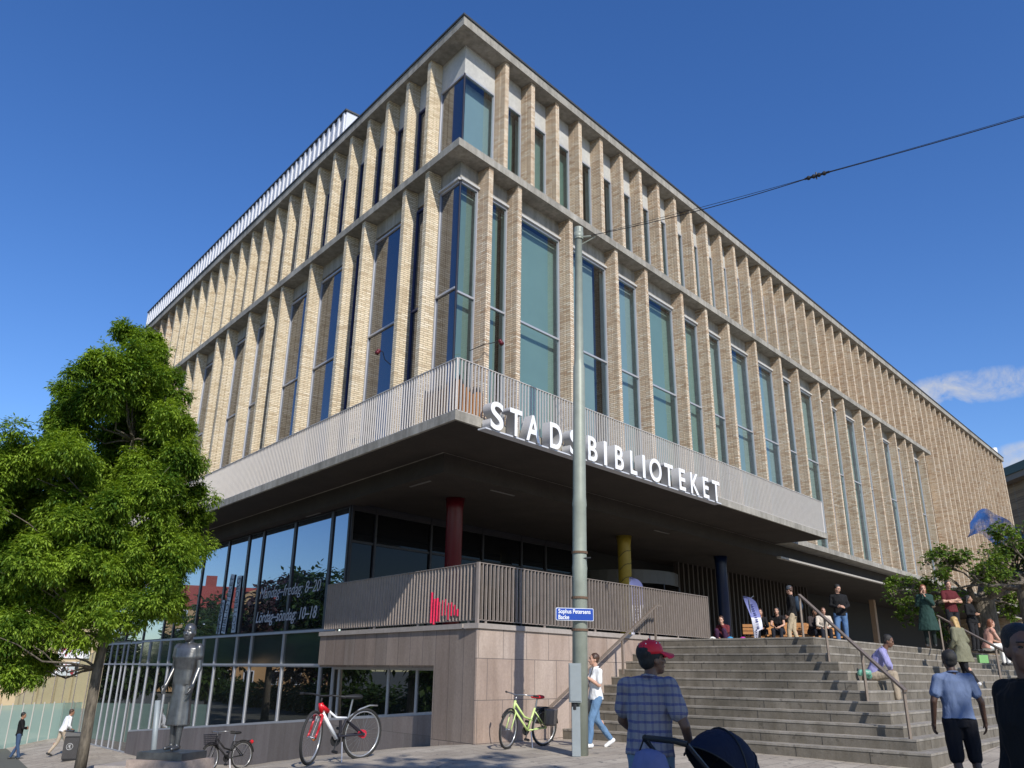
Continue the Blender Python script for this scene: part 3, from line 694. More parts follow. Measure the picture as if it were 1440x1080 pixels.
# low cumulus in the direction of the square's far end
def vdot(d):
    n = N(nt, 'ShaderNodeVectorMath', operation='DOT_PRODUCT'); n.inputs[1].default_value = d; nt.links.new(tc.outputs['Generated'], n.inputs[0]); return n.outputs['Value']
def cloud(az, el, wid, hei, rot=0):
    d = Vector((math.sin(az) * math.cos(el), math.cos(az) * math.cos(el), math.sin(el))); r = Vector((math.cos(az), -math.sin(az), 0)); u = r.cross(d)
    x = math_(nt, 'DIVIDE', vdot(tuple(r)), wid); y = math_(nt, 'DIVIDE', vdot(tuple(u)), hei)
    q = math_(nt, 'ADD', math_(nt, 'MULTIPLY', x, x), math_(nt, 'MULTIPLY', y, y))
    front = math_(nt, 'GREATER_THAN', vdot(tuple(d)), 0)
    return math_(nt, 'MULTIPLY', math_(nt, 'SUBTRACT', 1, q), front)
nz = noise(nt, tc.outputs['Generated'], 22, 10, .66, .4)
def blob(*a):
    c = math_(nt, 'MAXIMUM', cloud(*a), 0.0)
    return math_(nt, 'MULTIPLY', math_(nt, 'MINIMUM', math_(nt, 'MULTIPLY', c, 1.5), 1.0), math_(nt, 'ADD', math_(nt, 'MULTIPLY', math_(nt, 'SUBTRACT', nz, .5), 3.2), .45))
m1 = math_(nt, 'MAXIMUM', blob(R_(31.2), R_(17.2), .095, .022), blob(R_(33.8), R_(12.6), .05, .02))
m1 = math_(nt, 'MAXIMUM', m1, blob(R_(-120), R_(14), .5, .06)); m1 = math_(nt, 'MAXIMUM', m1, blob(R_(100), R_(16), .5, .07))
fac = ramp(nt, m1, [(.10, (0, 0, 0)), (.9, (.85, .85, .85))])
mx = N(nt, 'ShaderNodeMix', data_type='RGBA'); nt.links.new(fac, mx.inputs[0]); nt.links.new(hs.outputs[0], mx.inputs[6]); mx.inputs[7].default_value = (6.2, 6.3, 6.6, 1)
nt.links.new(mx.outputs[2], bg.inputs['Color']); bg.inputs['Strength'].default_value = .10
cd = bpy.data.cameras.new('camera'); cam = bpy.data.objects.new('camera', cd); COL.objects.link(cam); scene.camera = cam
pitch, roll = .343, .014
fw = Vector((0, math.cos(pitch), math.sin(pitch))); rr = Vector((1, 0, 0)); uu = rr.cross(fw)
r2 = rr * math.cos(roll) + uu * math.sin(roll); u2 = -rr * math.sin(roll) + uu * math.cos(roll)
mt = Matrix((r2, u2, -fw)).transposed().to_4x4(); mt.translation = (0, 0, 1.1); cam.matrix_world = mt
cd.sensor_width = 36; cd.lens = 1136.155 / 1440 * 36; cd.clip_end = 6000; cd.clip_start = .05
scene.view_settings.view_transform = 'Standard'; scene.view_settings.look = 'None'; scene.view_settings.exposure = 0
scene.render.engine = 'CYCLES'; scene.cycles.max_bounces = 6
# ================================================================== PLACING BY VIEW (world positions worked out from the photograph)
FPX = 1136.155
_p, _r = .343, .014
_fw = Vector((0, math.cos(_p), math.sin(_p))); _uu = Vector((1, 0, 0)).cross(_fw)
_r2 = Vector((1, 0, 0)) * math.cos(_r) + _uu * math.sin(_r); _u2 = -Vector((1, 0, 0)) * math.sin(_r) + _uu * math.cos(_r)
def pdir(x, y): return _r2 * ((x - 720) / FPX) - _u2 * ((y - 540) / FPX) + _fw
def at(x, y, d):                                               # point seen at photo pixel x,y at horizontal distance d
    v = pdir(x, y); return Vector((0, 0, 1.1)) + v * (d / math.hypot(v.x, v.y))
def onground(x, y):
    lo, hi = 2.0, 60.0
    for _ in range(40):
        m_ = (lo + hi) / 2; p = at(x, y, m_)
        if p.z > zground(p.x, p.y): lo = m_
        else: hi = m_
    p = at(x, y, lo); return Vector((p.x, p.y, zground(p.x, p.y)))
def nRof(p): return (p - K).dot(NR)
# ================================================================== TREES
def leaves(mb, c, r, n, ll, lw, droop=.35, rnd=random, squash=.85, bunch=5):
    k = 0
    while k < n:
        d = Vector((rnd.gauss(0, 1), rnd.gauss(0, 1), rnd.gauss(0, 1))).normalized()
        rr_ = r * (rnd.random() ** .45) * rnd.uniform(.7, 1.08)
        p = c + Vector((d.x * rr_, d.y * rr_, d.z * rr_ * squash))
        ax = (d + Vector((rnd.uniform(-.8, .8), rnd.uniform(-.8, .8), rnd.uniform(-.7, .5) - droop))).normalized()
        sd_ = ax.cross(Vector((rnd.uniform(-.4, .4), rnd.uniform(-.4, .4), 1))).normalized()
        for j in range(bunch):
            q = p + ax * (j // 2) * ll * .42
            s = 1 if j % 2 else -1
            dr = (ax * .55 + sd_ * s * (.9 if j < bunch - 1 else .05) + Vector((0, 0, rnd.uniform(-.5, .05)))).normalized()
            wv = dr.cross(Vector((rnd.uniform(-.6, .6), rnd.uniform(-.6, .6), 1))).normalized() * lw * rnd.uniform(.8, 1.2)
            L = ll * rnd.uniform(.75, 1.2)
            o = len(mb.v); mb.v += [q, q + dr * L * .45 + wv, q + dr * L + Vector((0, 0, -L * .12)), q + dr * L * .45 - wv]; mb.f.append((o, o + 1, o + 2, o + 3)); k += 1
def barkmat(name, c1, c2):
    m, nt, b = newmat(name); f = noise(nt, coords(nt, (9, 9, 2.2)), 2.2, 6, .7)
    nt.links.new(ramp(nt, f, [(.35, c1), (.65, c2)]), b.inputs['Base Color']); b.inputs['Roughness'].default_value = .9; bump(nt, b, f, .7, .02); return m
M['bark'] = barkmat('grey_brown_bark', (.055, .046, .035), (.19, .16, .12)); M['bark2'] = barkmat('mottled_pale_bark', (.10, .085, .06), (.26, .23, .17))
M['leaf'] = leafmat('fresh_green_leaf', (.055, .125, .012), (.31, .44, .05), .45); M['leaf_d'] = leafmat('deep_green_leaf', (.025, .055, .012), (.07, .12, .025)); M['leaf_p'] = leafmat('copper_leaf', (.03, .014, .016), (.075, .035, .035), .2)
M['leaf_y'] = leafmat('young_yellow_green_leaf', (.06, .12, .015), (.17, .25, .035), .3)
def branchy(mb, p, d, L, r, depth, rnd, tips, kink=.35, split=3, decay=.68):
    pts = [p]; rad = [r]; q = p.copy(); dd = d.normalized()
    for i in range(4):
        dd = (dd + Vector((rnd.uniform(-kink, kink), rnd.uniform(-kink, kink), rnd.uniform(-kink * .6, kink * .6)))).normalized()
        q = q + dd * L / 4; pts.append(q.copy()); rad.append(r * (1 - .38 * (i + 1) / 4))
    mb.tube(pts, rad, 7 if depth > 1 else 5)
    if depth == 0: tips.append((q.copy(), dd.copy())); return
    for i in range(split):
        a = Vector((rnd.uniform(-1, 1), rnd.uniform(-1, 1), rnd.uniform(-.5, .7)))
        branchy(mb, pts[-1 - (i % 2)], (dd * .9 + a * .75), L * decay * rnd.uniform(.8, 1.2), rad[-1] * .72, depth - 1, rnd, tips, kink, split, decay)
# --- big street tree at the left
rnd = random.Random(4)
T0 = onground(112, 1078) if False else at(112, 1084, 16.8)
tree = thing('street_tree', 'bushy bright green ash tree with a slim leaning trunk at the street corner', 'tree', T0)
LOBES = [(205, 500, 34), (168, 518, 36), (222, 548, 42), (150, 556, 42), (112, 588, 38), (182, 606, 50), (240, 612, 38), (105, 640, 42), (262, 655, 30), (146, 668, 40), (222, 690, 40), (272, 690, 24), (38, 636, 33), (24, 690, 45), (88, 716, 38), (128, 742, 36), (196, 752, 36), (252, 745, 38), (16, 762, 46), (70, 790, 44), (236, 800, 40), (186, 820, 38), (122, 846, 42), (28, 836, 46), (214, 850, 36), (74, 872, 36), (22, 900, 44), (60, 925, 28), (246, 850, 22), (150, 874, 22), (-40, 690, 60), (-40, 790, 60), (-50, 880, 60), (282, 720, 15), (20, 945, 22), (165, 702, 34), (100, 676, 34), (60, 655, 28), (132, 790, 34), (248, 690, 28), (196, 660, 34), (160, 610, 34), (60, 745, 34), (108, 810, 32), (190, 780, 30), (176, 470, 20), (216, 478, 18), (130, 520, 24), (100, 560, 32), (86, 602, 30), (232, 588, 34), (256, 640, 28), (200, 520, 34), (180, 560, 36), (18, 660, 30), (60, 700, 34), (120, 690, 36), (226, 740, 34), (20, 800, 40), (100, 770, 36), (160, 830, 32), (244, 776, 30), (166, 716, 40), (158, 762, 36), (172, 690, 34)]
trunk = MB(); pts = [at(x, y, 16.8) for x, y in ((112, 1084), (121, 1035), (129, 985), (137, 940), (146, 900), (152, 860), (160, 800), (172, 720), (186, 620), (198, 520))]
trunk.tube(pts, [.098, .09, .086, .082, .078, .07, .06, .05, .035, .012], 10)
for x, y, r in LOBES:
    d_ = 16.8 + rnd.uniform(-1.3, 1.3)
    c = at(x, y, d_)
    k = min(range(3, 9), key=lambda i: abs(pts[i].z - (c.z - .7)) ); s = pts[k]
    mid = s.lerp(c, .55) + Vector((0, 0, -.12)); c = s.lerp(c, .8); mid = s.lerp(c, .5) + Vector((rnd.uniform(-.1, .1), rnd.uniform(-.1, .1), -.14)); trunk.tube([s, s.lerp(mid, .5) + Vector((0, 0, .03)), mid, mid.lerp(c, .5) + Vector((rnd.uniform(-.05, .05), 0, .06)), c], [.026, .021, .016, .01, .004], 6)
lv = MB()
for x, y, r in LOBES:
    d_ = 16.8 + rnd.uniform(-1.0, 1.0); rad = r * d_ / 1206 * 1.02
    c0 = at(x, y, d_)
    for q in range(10):
        o_ = Vector((rnd.gauss(0, .36), rnd.gauss(0, .36), rnd.gauss(0, .36))) * rad if q else Vector((0, 0, 0))
        leaves(lv, c0 + o_, rad * rnd.uniform(.4, .72), int(1150 * (r / 40) ** 2) + 60, .072, .0135, .45, rnd)
trunk.build('trunk', M['bark'], tree, True); lv.build('crown', M['leaf'], tree, fix=False)
# --- pollarded trees on the terrace at the right
def pollard(px, d, base_z, h_trunk, seed, label, spread, rt, n0=7, lab=None):
    rnd = random.Random(seed)
    b0 = at(px, 900, d); b0.z = base_z
    t = thing('pollard_tree', label, 'tree', b0, group='pollarded trees on the terrace')
    mb = MB(); tips = []; top = b0 + Vector((rnd.uniform(-.1, .1), 0, h_trunk))
    mb.tube([b0, b0 + Vector((.03, 0, h_trunk * .4)), top - Vector((0, 0, .15)), top], [rt * 1.25, rt, rt * 1.05, rt * .9], 12)
    for i in range(n0):
        t_ = 2 * math.pi * i / n0 + rnd.uniform(-.3, .3)
        branchy(mb, top - Vector((0, 0, .12)), Vector((math.cos(t_), math.sin(t_), rnd.uniform(.0, .55))), spread * rnd.uniform(.75, 1.1), rt * .42, 4, rnd, tips, .42, 3 if i % 2 else 2, .62)
    lv = MB()
    for p, dd in tips:
        mb.ell(p, (.035, .035, .035), n=6, m=4)
        if rnd.random() < .5: leaves(lv, p + dd * .05 + Z * .05, rnd.uniform(.12, .24), rnd.randint(40, 80), .085, .03, .0, rnd, .8, 4)
    mb.build('trunk', M['bark'], t, True); lv.build('crown', M['leaf_y'], t, fix=False)
pollard(1392, 27.5, 1.8, 1.55, 12, 'knobbly pollarded tree with bare twisting limbs and small leaf tufts at the step top', 1.12, .28, 10)
pollard(1452, 26.0, 1.8, 1.7, 5, 'second pollarded tree with a paler slimmer trunk cut by the photo edge', 1.0, .17, 7)
# --- park trees and a townhouse across the street (seen mirrored in the glazing) and the trees whose shade falls on the pavement
def parktree(x, y, r, zc, zh, mat, seed, label, n=5200, ll=.42, lw=.12, name='park_tree', group='park trees across the street'):
    rnd = random.Random(seed); z0 = zground(x, y) if abs(x) < 69 and abs(y) < 100 else -1.7
    t = thing(name, label, 'tree', (x, y, z0), group=group)
    mb = MB(); mb.tube([(x, y, z0 - .1), (x + .1, y, z0 + (zc - z0) * .5), (x, y + .1, zc)], [.28, .2, .1], 9)
    lv = MB()
    for i in range(13):
        a_ = rnd.uniform(0, 6.28); q = rnd.uniform(.15, .68) * r; c = Vector((x + math.cos(a_) * q, y + math.sin(a_) * q, zc + rnd.uniform(-.75, .75) * zh))
        mb.tube([(x, y, zc - zh * .6), c], [.1, .03], 5); leaves(lv, c, r * rnd.uniform(.32, .5), n // 13, ll, lw, .2, rnd, .8)
    mb.build('trunk', M['bark'], t, True); lv.build('crown', mat, t, fix=False)
for i, (x, y, r, zc, zh, m_, lab) in enumerate([
    (-31, 30, 4.2, 6.0, 4.0, 'leaf_d', 'dense green park tree mirrored at the right of the street glazing'),
    (-36.5, 37, 4.6, 6.2, 4.2, 'leaf_p', 'copper leaved park tree mirrored behind the opening hours'),
    (-30, 38.5, 3.4, 3.2, 2.6, 'leaf_d', 'low green park tree mirrored beside the word emblem'),
    (-45, 46, 4.6, 5.2, 4.0, 'leaf_d', 'round green park tree mirrored left of the word emblem'),
    (-44, 36, 5, 5.0, 4.2, 'leaf_d', 'broad green park tree standing behind the copper one'),
    (-52, 41, 5, 4.2, 4.0, 'leaf_p', 'far copper leaved tree at the park edge'),
    (-24, 23.5, 3.6, 4.6, 3.4, 'leaf_d', 'dark green park tree nearest the library corner'),
    (-33, 20, 5, 5.2, 4.4, 'leaf_d', 'wide green park tree furthest from the townhouse'),
    (-39, 53, 3.2, 2.0, 2.4, 'leaf_d', 'low rounded park tree before the townhouse'), (-47, 61, 3.4, 2.2, 2.6, 'leaf_d', 'bushy park tree hiding the townhouse doorway'), (-58, 70, 4.2, 3.0, 3.4, 'leaf_d', 'furthest low park tree along the street'), (-33, 45.5, 3.0, 1.8, 2.4, 'leaf_d', 'small round park tree nearest the glazed doors')]):
    parktree(x, y, r * .85, (zc + 1.7) * .74 - 1.7, zh * .70, M[m_], 30 + i, lab)
for i, (x, y, r, zc, zh, lab) in enumerate([
    (2.9, -3.3, 4.4, 8.2, 3.0, 'leafy tree behind the viewpoint shading the man with the pram'),
    (8.9, -3.6, 4.4, 8.2, 3.0, 'leafy tree behind the viewpoint shading the man in the blue polo'),
    (-2.6, -5.6, 3.6, 8.0, 2.6, 'leafy tree behind the viewpoint on the street side')]):
    parktree(x, y, r, zc, zh, M['leaf_d'], 60 + i, lab, 11000, .36, .13, group='trees behind the viewpoint')
# unseen hedge mass, added so the glazing mirrors no bright horizon
rnd = random.Random(77); hd_ = MB()
for i in range(110):
    t = i / 72; p = Vector((-26 - 30 * t, 17 + 31 * t, 0)); hd_.v; leaves(hd_, Vector((p.x + rnd.uniform(-1, 1), p.y + rnd.uniform(-1, 1), -1.1 + rnd.uniform(0, .5))), 1.1, 150, .4, .13, .1, rnd)
ho = hd_.build('added_shrubbery', M['leaf_d'], None, fix=False); ho['kind'] = 'stuff'
# townhouse
hx = Vector((-88, 66, -1.7)); ux = Vector((.52, .85, 0)).normalized(); un = Vector((.85, -.52, 0)).normalized()
def fH(u, n, z): return hx + ux * u + un * n + Z * z
th = thing('ochre_townhouse', 'ochre plastered townhouse with red roof across the street mirrored in the glazing', 'house', hx)
M['ochre'] = plain('ochre_plaster', (.55, .33, .15), .9, 0, .12, .6); M['redroof'] = plain('red_roof_sheet', (.35, .06, .035), .7)
MB().box(fH, (-11, 11), (-8, 0), (0, 10.2)).build('wall', M['ochre'], th)
r_ = MB(); r_.add([fH(-11.3, .3, 10.2), fH(11.3, .3, 10.2), fH(11.3, -8.3, 10.2), fH(-11.3, -8.3, 10.2), fH(-10, -3, 13.2), fH(10, -3, 13.2), fH(10, -5, 13.2), fH(-10, -5, 13.2)], [(0, 1, 5, 4), (1, 2, 6, 5), (2, 3, 7, 6), (3, 0, 4, 7), (4, 5, 6, 7)]); ro = r_.build('roof', M['redroof'], th)
for u in (-6, 6): MB().box(fH, (u - .7, u + .7), (-4.6, -3.4), (12.6, 14.6)).build('chimney', M['redroof'], ro)
g = MB(); n = 12; poly = [(-2.2, 9.6)] + [(-2.2 * math.cos(math.pi * i / n), 11 + 1.7 * math.sin(math.pi * i / n)) for i in range(n + 1)] + [(2.2, 9.6)]
g.add([fH(u, .05, z) for u, z in poly] + [fH(u, -2.2, z) for u, z in poly], [tuple(range(len(poly)))] + [(i, i + 1, len(poly) + i + 1, len(poly) + i) for i in range(len(poly) - 1)]); g.build('gable', M['ochre'], th)
for fl_ in range(4):
    for u in (-9, -6, -3, 0, 3, 6, 9):
        f = MB(); f.box(fH, (u - .65, u + .65), (-.02, .06), (.9 + fl_ * 2.4, 2.6 + fl_ * 2.4)); f = f.build('window', M['white'], th)
        MB().box(fH, (u - .5, u + .5), (.0, .075), (1.02 + fl_ * 2.4, 2.5 + fl_ * 2.4)).build('pane', M['paneL'], f)
# ================================================================== LAMP POST / WIRE / STREET SIGN
pb = onground(816, 1062); pb.z -= .0
PD = math.hypot(pb.x, pb.y)
pole = thing('wire_pole', 'tall pale grey-green steel pole carrying an overhead wire in front of the steps', 'pole', pb)
M['polepaint'] = plain('chipped_grey_green_paint', (.27, .295, .245), .5, .1, .16, 5, bumpy=.1)
zt = at(813.5, 328, PD).z; tx = (at(813.5, 328, PD) - pb); 
def pp(f): return pb + Vector((tx.x * f, tx.y * f, (zt - pb.z) * f))
m = MB(); H_ = zt - pb.z
hs_ = [0, .30, .31, .317, .42, .425, .44, .70, .705, .715, .985, .988, 1]; rs_ = [.118, .114, .120, .112, .109, .117, .106, .098, .083, .081, .062, .087, .087]
m.tube([pp(f) - Z * (.15 if f == 0 else 0) for f in hs_], rs_, 20); m.build('shaft', M['polepaint'], pole, True)
m = MB(); m.tube([pp(.985), pp(1.012)], [.085, .085], 14); m.tube([pp(.99), pp(.99) + Vector((.22, -.05, .0))], .018, 6); m.tube([pp(.97), pp(.99) + Vector((.30, -.05, -.01))], .01, 5); m.build('wire_bracket', M['polepaint'], pole)
for f in (.20, .255, .335): MB().tube([pp(f), pp(f + .004)], .136 - f * .03, 18).build('band', plain('rust_stain', (.13, .08, .05), .9), pole)
bx = MB(); o = pb + Vector((-.07, -.16, 0)); fx = lambda x, y, z: o + Vector((x, y, z))
bx.box(fx, (-.085, .085), (-.07, .07), (.02, 1.08)); 
M['boxgrey'] = plain('pale_grey_cabinet', (.25, .28, .29), .5, .1, .08)
j = MB(); j.box(fx, (-.06, .06), (-.055, .06), (.0, .66)); j.build('conduit_cover', M['boxgrey'], pole)
j = MB(); j.box(fx, (-.095, .08), (-.085, .06), (.72, 1.26)); j.box(fx, (-.085, .07), (-.097, -.085), (.74, 1.24)); j.build('switch_box', M['boxgrey'], pole)
MB().tube([fx(-.02, -.02, .62), fx(-.02, -.02, .72)], .045, 8).build('cable_gland', M['black'], pole)
MB().tube([pp(.325) + Vector((0, -.1, 0)), pp(.325) + Vector((.17, -.06, .02))], .012, 5).build('hook', M['black'], pole)
q0 = pp(.992) + Vector((.22, -.05, 0)); q1 = at(1148, 247, math.hypot(4.66, 10.66)); q2 = at(1446, 158, 11.2); q3 = q2 + (q2 - q1) * 1.0
wire = thing('overhead_wire', 'thin black overhead wire with an insulator running from the pole to the right', 'wire', q0)
def sag(p, q, s, n=14): return [p.lerp(q, i / n) - Z * s * 4 * (i / n) * (1 - i / n) for i in range(n + 1)]
m = MB(); m.tube(sag(q0, q1, .07), .007, 5); m.tube(sag(q0 + Vector((.25, -.05, .05)), q1, .02), .0045, 5); m.tube(sag(q1, q3, .05), .007, 5); m.tube(sag(q1 - (q2 - q1) * 0 + Z * .012, q3 + Z * .03, .05), .004, 5); m.build('cable', M['black'], wire)
m = MB(); dv = (q2 - q1).normalized()
for k in range(4): m.ell(q1 + dv * (-.12 + .08 * k), (.035, .035, .035), n=8, m=6)
m.tube([q1 - dv * .18, q1 + dv * .2], .018, 6); m.tube([q1 - Z * .06, q1 + Z * .06], .012, 5); m.build('insulator', M['black'], wire)
# street sign on the pole
sp_ = at(808, 864, PD - .16); X = Vector((.985, .17, .0)).normalized(); ssg = thing('street_sign', 'blue enamel street name plate reading Sophus Petersens Backe on the pole', 'sign', sp_)
Yz = Vector((0, 0, 1)); Nn = X.cross(Yz)
def fS(x, y, z): return sp_ + X * x + Yz * y + Nn * z
WS, HS = .59, .185
def rrect(mb, w, h, z0, z1, r=.02):
    pts = []
    for cx, cy, a0 in ((w - r, h - r, 0), (-w + r, h - r, 90), (-w + r, -h + r, 180), (w - r, -h + r, 270)):
        for k in range(4): t = R_(a0 + k * 30); pts.append((cx + r * math.cos(t), cy + r * math.sin(t)))
    n = len(pts); mb.add([fS(x, y, z0) for x, y in pts] + [fS(x, y, z1) for x, y in pts], [tuple(range(n)), tuple(range(n, 2 * n))] + [(i, (i + 1) % n, n + (i + 1) % n, n + i) for i in range(n)]); return mb
rrect(MB(), WS / 2, HS / 2, 0, .012).build('border', plain('pale_enamel_border', (.62, .66, .72), .35), ssg)
rrect(MB(), WS / 2 - .009, HS / 2 - .009, .012, .016, .015).build('plate', plain('blue_enamel', (.006, .05, .33), .25, 0, .04), ssg)
ws_ = plain('white_enamel_text', (.8, .82, .85), .4)
textmesh('Sophus Petersens', .088, .001, 'text_line', [ws_], ssg, fS(-.255, .012, .019), X, Yz, width=.50, bold=.0012)
textmesh('Backe', .088, .001, 'text_line', [ws_], ssg, fS(-.255, -.073, .019), X, Yz, width=.165, bold=.0012)
MB().tube([sp_ + Vector((0, .02, -.05)), sp_ + Vector((.04, .3, -.05))], .012, 6).build('clamp', M['darkalu'], ssg)
# ================================================================== BICYCLES
M['tyre'] = plain('black_tyre', (.022, .021, .02), .85); M['rim'] = plain('silver_rim', (.5, .5, .5), .3, .7); M['chrome'] = plain('dull_chrome', (.35, .35, .36), .3, .8)
def bicycle(name, label, loc, heading, lean, fcol, kind, R=.30, steer=0.0, scale=1.0, group=None):
    """local x forward, y left, z up; wheels touch z=0"""
    t = thing(name, label, 'bicycle', loc, heading); t.rotation_euler = (lean, 0, heading); t.scale = (scale,) * 3
    W = wmat(t); L = lambda x, y, z: W @ Vector((x, y, z))
    def lt(mb, pts, r, n=7): mb.tube([L(*p) for p in pts], r if not isinstance(r, list) else [q * scale for q in r], n)
    wb = .93; rx, fx_ = -.40, wb - .40
    hdz, hdx = .80, .36
    S = Matrix.Translation((hdx, 0, 0)) @ Matrix.Rotation(steer, 4, 'Z') @ Matrix.Translation((-hdx, 0, 0))
    Ls = lambda x, y, z: W @ (S @ Vector((x, y, z)))
    for cx, f in ((rx, L), (fx_, Ls)):
        c = f(cx, 0, R); ax = f(cx, 1, R) - c
        w = MB(); w.ring(c, ax, (R - .018) * scale, .02 * scale, 36, 8); w = w.build('wheel', M['tyre'], t, True)
        rm = MB(); rm.ring(c, ax, (R - .043) * scale, .011 * scale, 32, 6); rm.build('rim', M['rim'], w, True)
        spk = MB(); u = (f(cx + 1, 0, R) - c).normalized(); v = (f(cx, 0, R + 1) - c).normalized()
        for k in range(20):
            a_ = 2 * math.pi * k / 20; d = u * math.cos(a_) + v * math.sin(a_); spk.tube([c, c + d * (R - .045) * scale], .0014 * scale, 3, False)
        spk.tube([c - ax.normalized() * .05 * scale, c + ax.normalized() * .05 * scale], .018 * scale, 8); spk.build('spokes', M['chrome'], w)
    bb = (.02, 0, .27); seat = (-.14, 0, .62)
    fr = MB()
    if kind == 'mtb':
        lt(fr, [(hdx - .02, 0, .66), (bb[0] + .02, 0, bb[2] + .02)], .028); fr2 = MB(); lt(fr2, [(hdx, 0, .75), (hdx - .03, 0, .63)], .034, 9); lt(fr2, [(hdx - .01, 0, .72), (hdx - .14, 0, .64)], .032)
        lt(fr, [(hdx - .1, 0, .68), (.08, 0, .56), (-.1, 0, .55)], .016)
        fr.build('frame', M['white'], t, True); fr2.build('head_tube', M['red'] if False else plain('bright_red_paint', (.55, .008, .015), .3), t, True)
        sw = MB(); lt(sw, [(bb[0], .03, bb[2] + .05), (rx, .05, R)], .014); lt(sw, [(bb[0], -.03, bb[2] + .05), (rx, -.05, R)], .014); lt(sw, [(-.1, .03, .52), (rx, .05, R)], .012); lt(sw, [(-.1, -.03, .52), (rx, -.05, R)], .012); lt(sw, [(-.1, 0, .54), (bb[0], 0, bb[2])], .018); lt(sw, [(.0, 0, .52), (-.02, 0, .36)], .022, 8)
        sw.build('swing_arm', M['darkalu'], t)
        fk = MB()
        for y in (-.055, .055): fk.tube([Ls(hdx + .01, y, .60), Ls(hdx + .10, y, .42)], .018 * scale, 8); fk.tube([Ls(hdx + .10, y, .42), Ls(fx_, y, R)], .015 * scale, 7)
        fk.tube([Ls(hdx + .01, -.055, .6), Ls(hdx + .01, .055, .6)], .018 * scale, 7); fk.build('fork', plain('red_fork', (.5, .03, .04), .3, .2), t, True)
        mg = MB(); lt(mg, [(-.14, 0, .56), (-.32, 0, .66), (-.48, 0, .705), (-.62, 0, .70)], .012, 6); mg.build('mudguard', M['rim'], t, True)
        mg = MB(); mg.tube([Ls(hdx + .0, 0, .62), Ls(hdx - .06, 0, .52), Ls(hdx - .09, 0, .40)], .015 * scale, 6); mg.build('mudguard', M['rim'], t)
        rf = MB(); cc = Ls(fx_ - .09, .0, R - .02); rf.ell(cc, (.03 * scale, .012, .03 * scale)); rf.build('reflector', plain('orange_reflector', (.8, .22, .02), .3), t)
        rc = MB(); rc.tube([L(rx, -.03, R), L(rx, .03, R)], .055 * scale, 14); rc.build('cassette', plain('red_hub', (.5, .02, .04), .4), t)
    else:
        lt(fr, [(hdx, 0, .77), (hdx + .03, 0, .60)], .02); lt(fr, [(hdx + .01, 0, .74), (.12, 0, .50), (-.08, 0, .44)], .017); lt(fr, [(hdx + .025, 0, .63), (.1, 0, .36), bb], .018); lt(fr, [bb, (-.13, 0, .64)], .017)
        for y in (-.05, .05): lt(fr, [(-.12, y * .4, .58), (rx, y, R)], .009); lt(fr, [bb, (rx, y, R)], .010)
        fr.build('frame', fcol, t, True)
        fk = MB()
        for y in (-.05, .05): fk.tube([Ls(hdx + .03, y, .61), Ls(hdx + .10, y, .46), Ls(fx_, y, R)], .011 * scale, 6)
        fk.build('fork', fcol, t, True)
        for f, cx, a0, a1 in ((L, rx, 20, 170), (Ls, fx_, 40, 150)):
            mg = MB(); mg.tube([f(cx + (R + .025) * math.cos(R_(q)), 0, R + (R + .025) * math.sin(R_(q))) for q in range(a0, a1 + 1, 10)], .016 * scale, 6); mg.build('mudguard', M['black'], t, True)
        ck = MB(); lt(ck, [(rx - .22, .0, .63), (-.16, 0, .62)], .010); lt(ck, [(rx - .2, .07, .62), (rx, .05, R)], .006); lt(ck, [(rx - .2, -.07, .62), (rx, -.05, R)], .006); ck.build('rack', M['black'], t)
    sp = MB(); lt(sp, [(seat[0] + .01, 0, .55), (seat[0] - .03, 0, .80)], .014); sp.build('seat_post', M['chrome'], t)
    sd_ = MB(); z_ = .825; rings = []
    for x, wd, hh in ((-.31, .02, .01), (-.29, .07, .03), (-.22, .08, .035), (-.13, .045, .028), (-.04, .022, .02), (-.015, .01, .01)):
        rings.append([L(x, wd * math.cos(2 * math.pi * k / 10), z_ + hh * math.sin(2 * math.pi * k / 10)) for k in range(10)])
    sd_.loft(rings); sd_.build('saddle', {'green': plain('red_saddle_cover', (.5, .01, .02), .45)}.get(kind, M['black']), t, True)
    hb = MB(); rise = .86 if kind != 'mtb' else .84
    hb.tube([Ls(hdx, 0, .74), Ls(hdx - .03, 0, rise)], .013 * scale, 7)
    xx = .0 if kind == 'mtb' else -.12
    hb.tube([Ls(hdx - .03 + xx, -.27, rise + .01), Ls(hdx - .02 + xx * .3, -.14, rise + .015), Ls(hdx - .0, 0, rise), Ls(hdx - .02 + xx * .3, .14, rise + .015), Ls(hdx - .03 + xx, .27, rise + .01)], .012 * scale, 7); hb.build('handlebar', M['chrome'] if kind != 'mtb' else M['black'], t, True)
    gp = MB()
    for s in (-1, 1): gp = MB(); gp.tube([Ls(hdx - .03 + xx, s * .27, rise + .01), Ls(hdx - .04 + xx * 1.6, s * .33, rise + .005)], .018 * scale, 7); gp.build('grip', M['black'], t)
    cr = MB(); lt(cr, [(bb[0], .0, bb[2]), (bb[0] + .09, .07, bb[2] - .13)], .01); lt(cr, [(bb[0], 0, bb[2]), (bb[0] - .09, -.07, bb[2] + .13)], .01); cr.tube([L(bb[0], -.035, bb[2]), L(bb[0], -.03, bb[2])], .085 * scale, 18)
    for s, y, z_ in ((1, .1, -.13), (-1, -.1, .13)): lt(cr, [(bb[0] + .09 * s, y - .05, bb[2] + z_), (bb[0] + .09 * s, y + .05, bb[2] + z_)], .02)
    cr.build('crank', M['black'], t)
    ks = MB(); lt(ks, [(bb[0] - .05, .05, bb[2] - .02), (bb[0] - .0, .16, .01)], .011); ks.build('kickstand', M['chrome'], t)
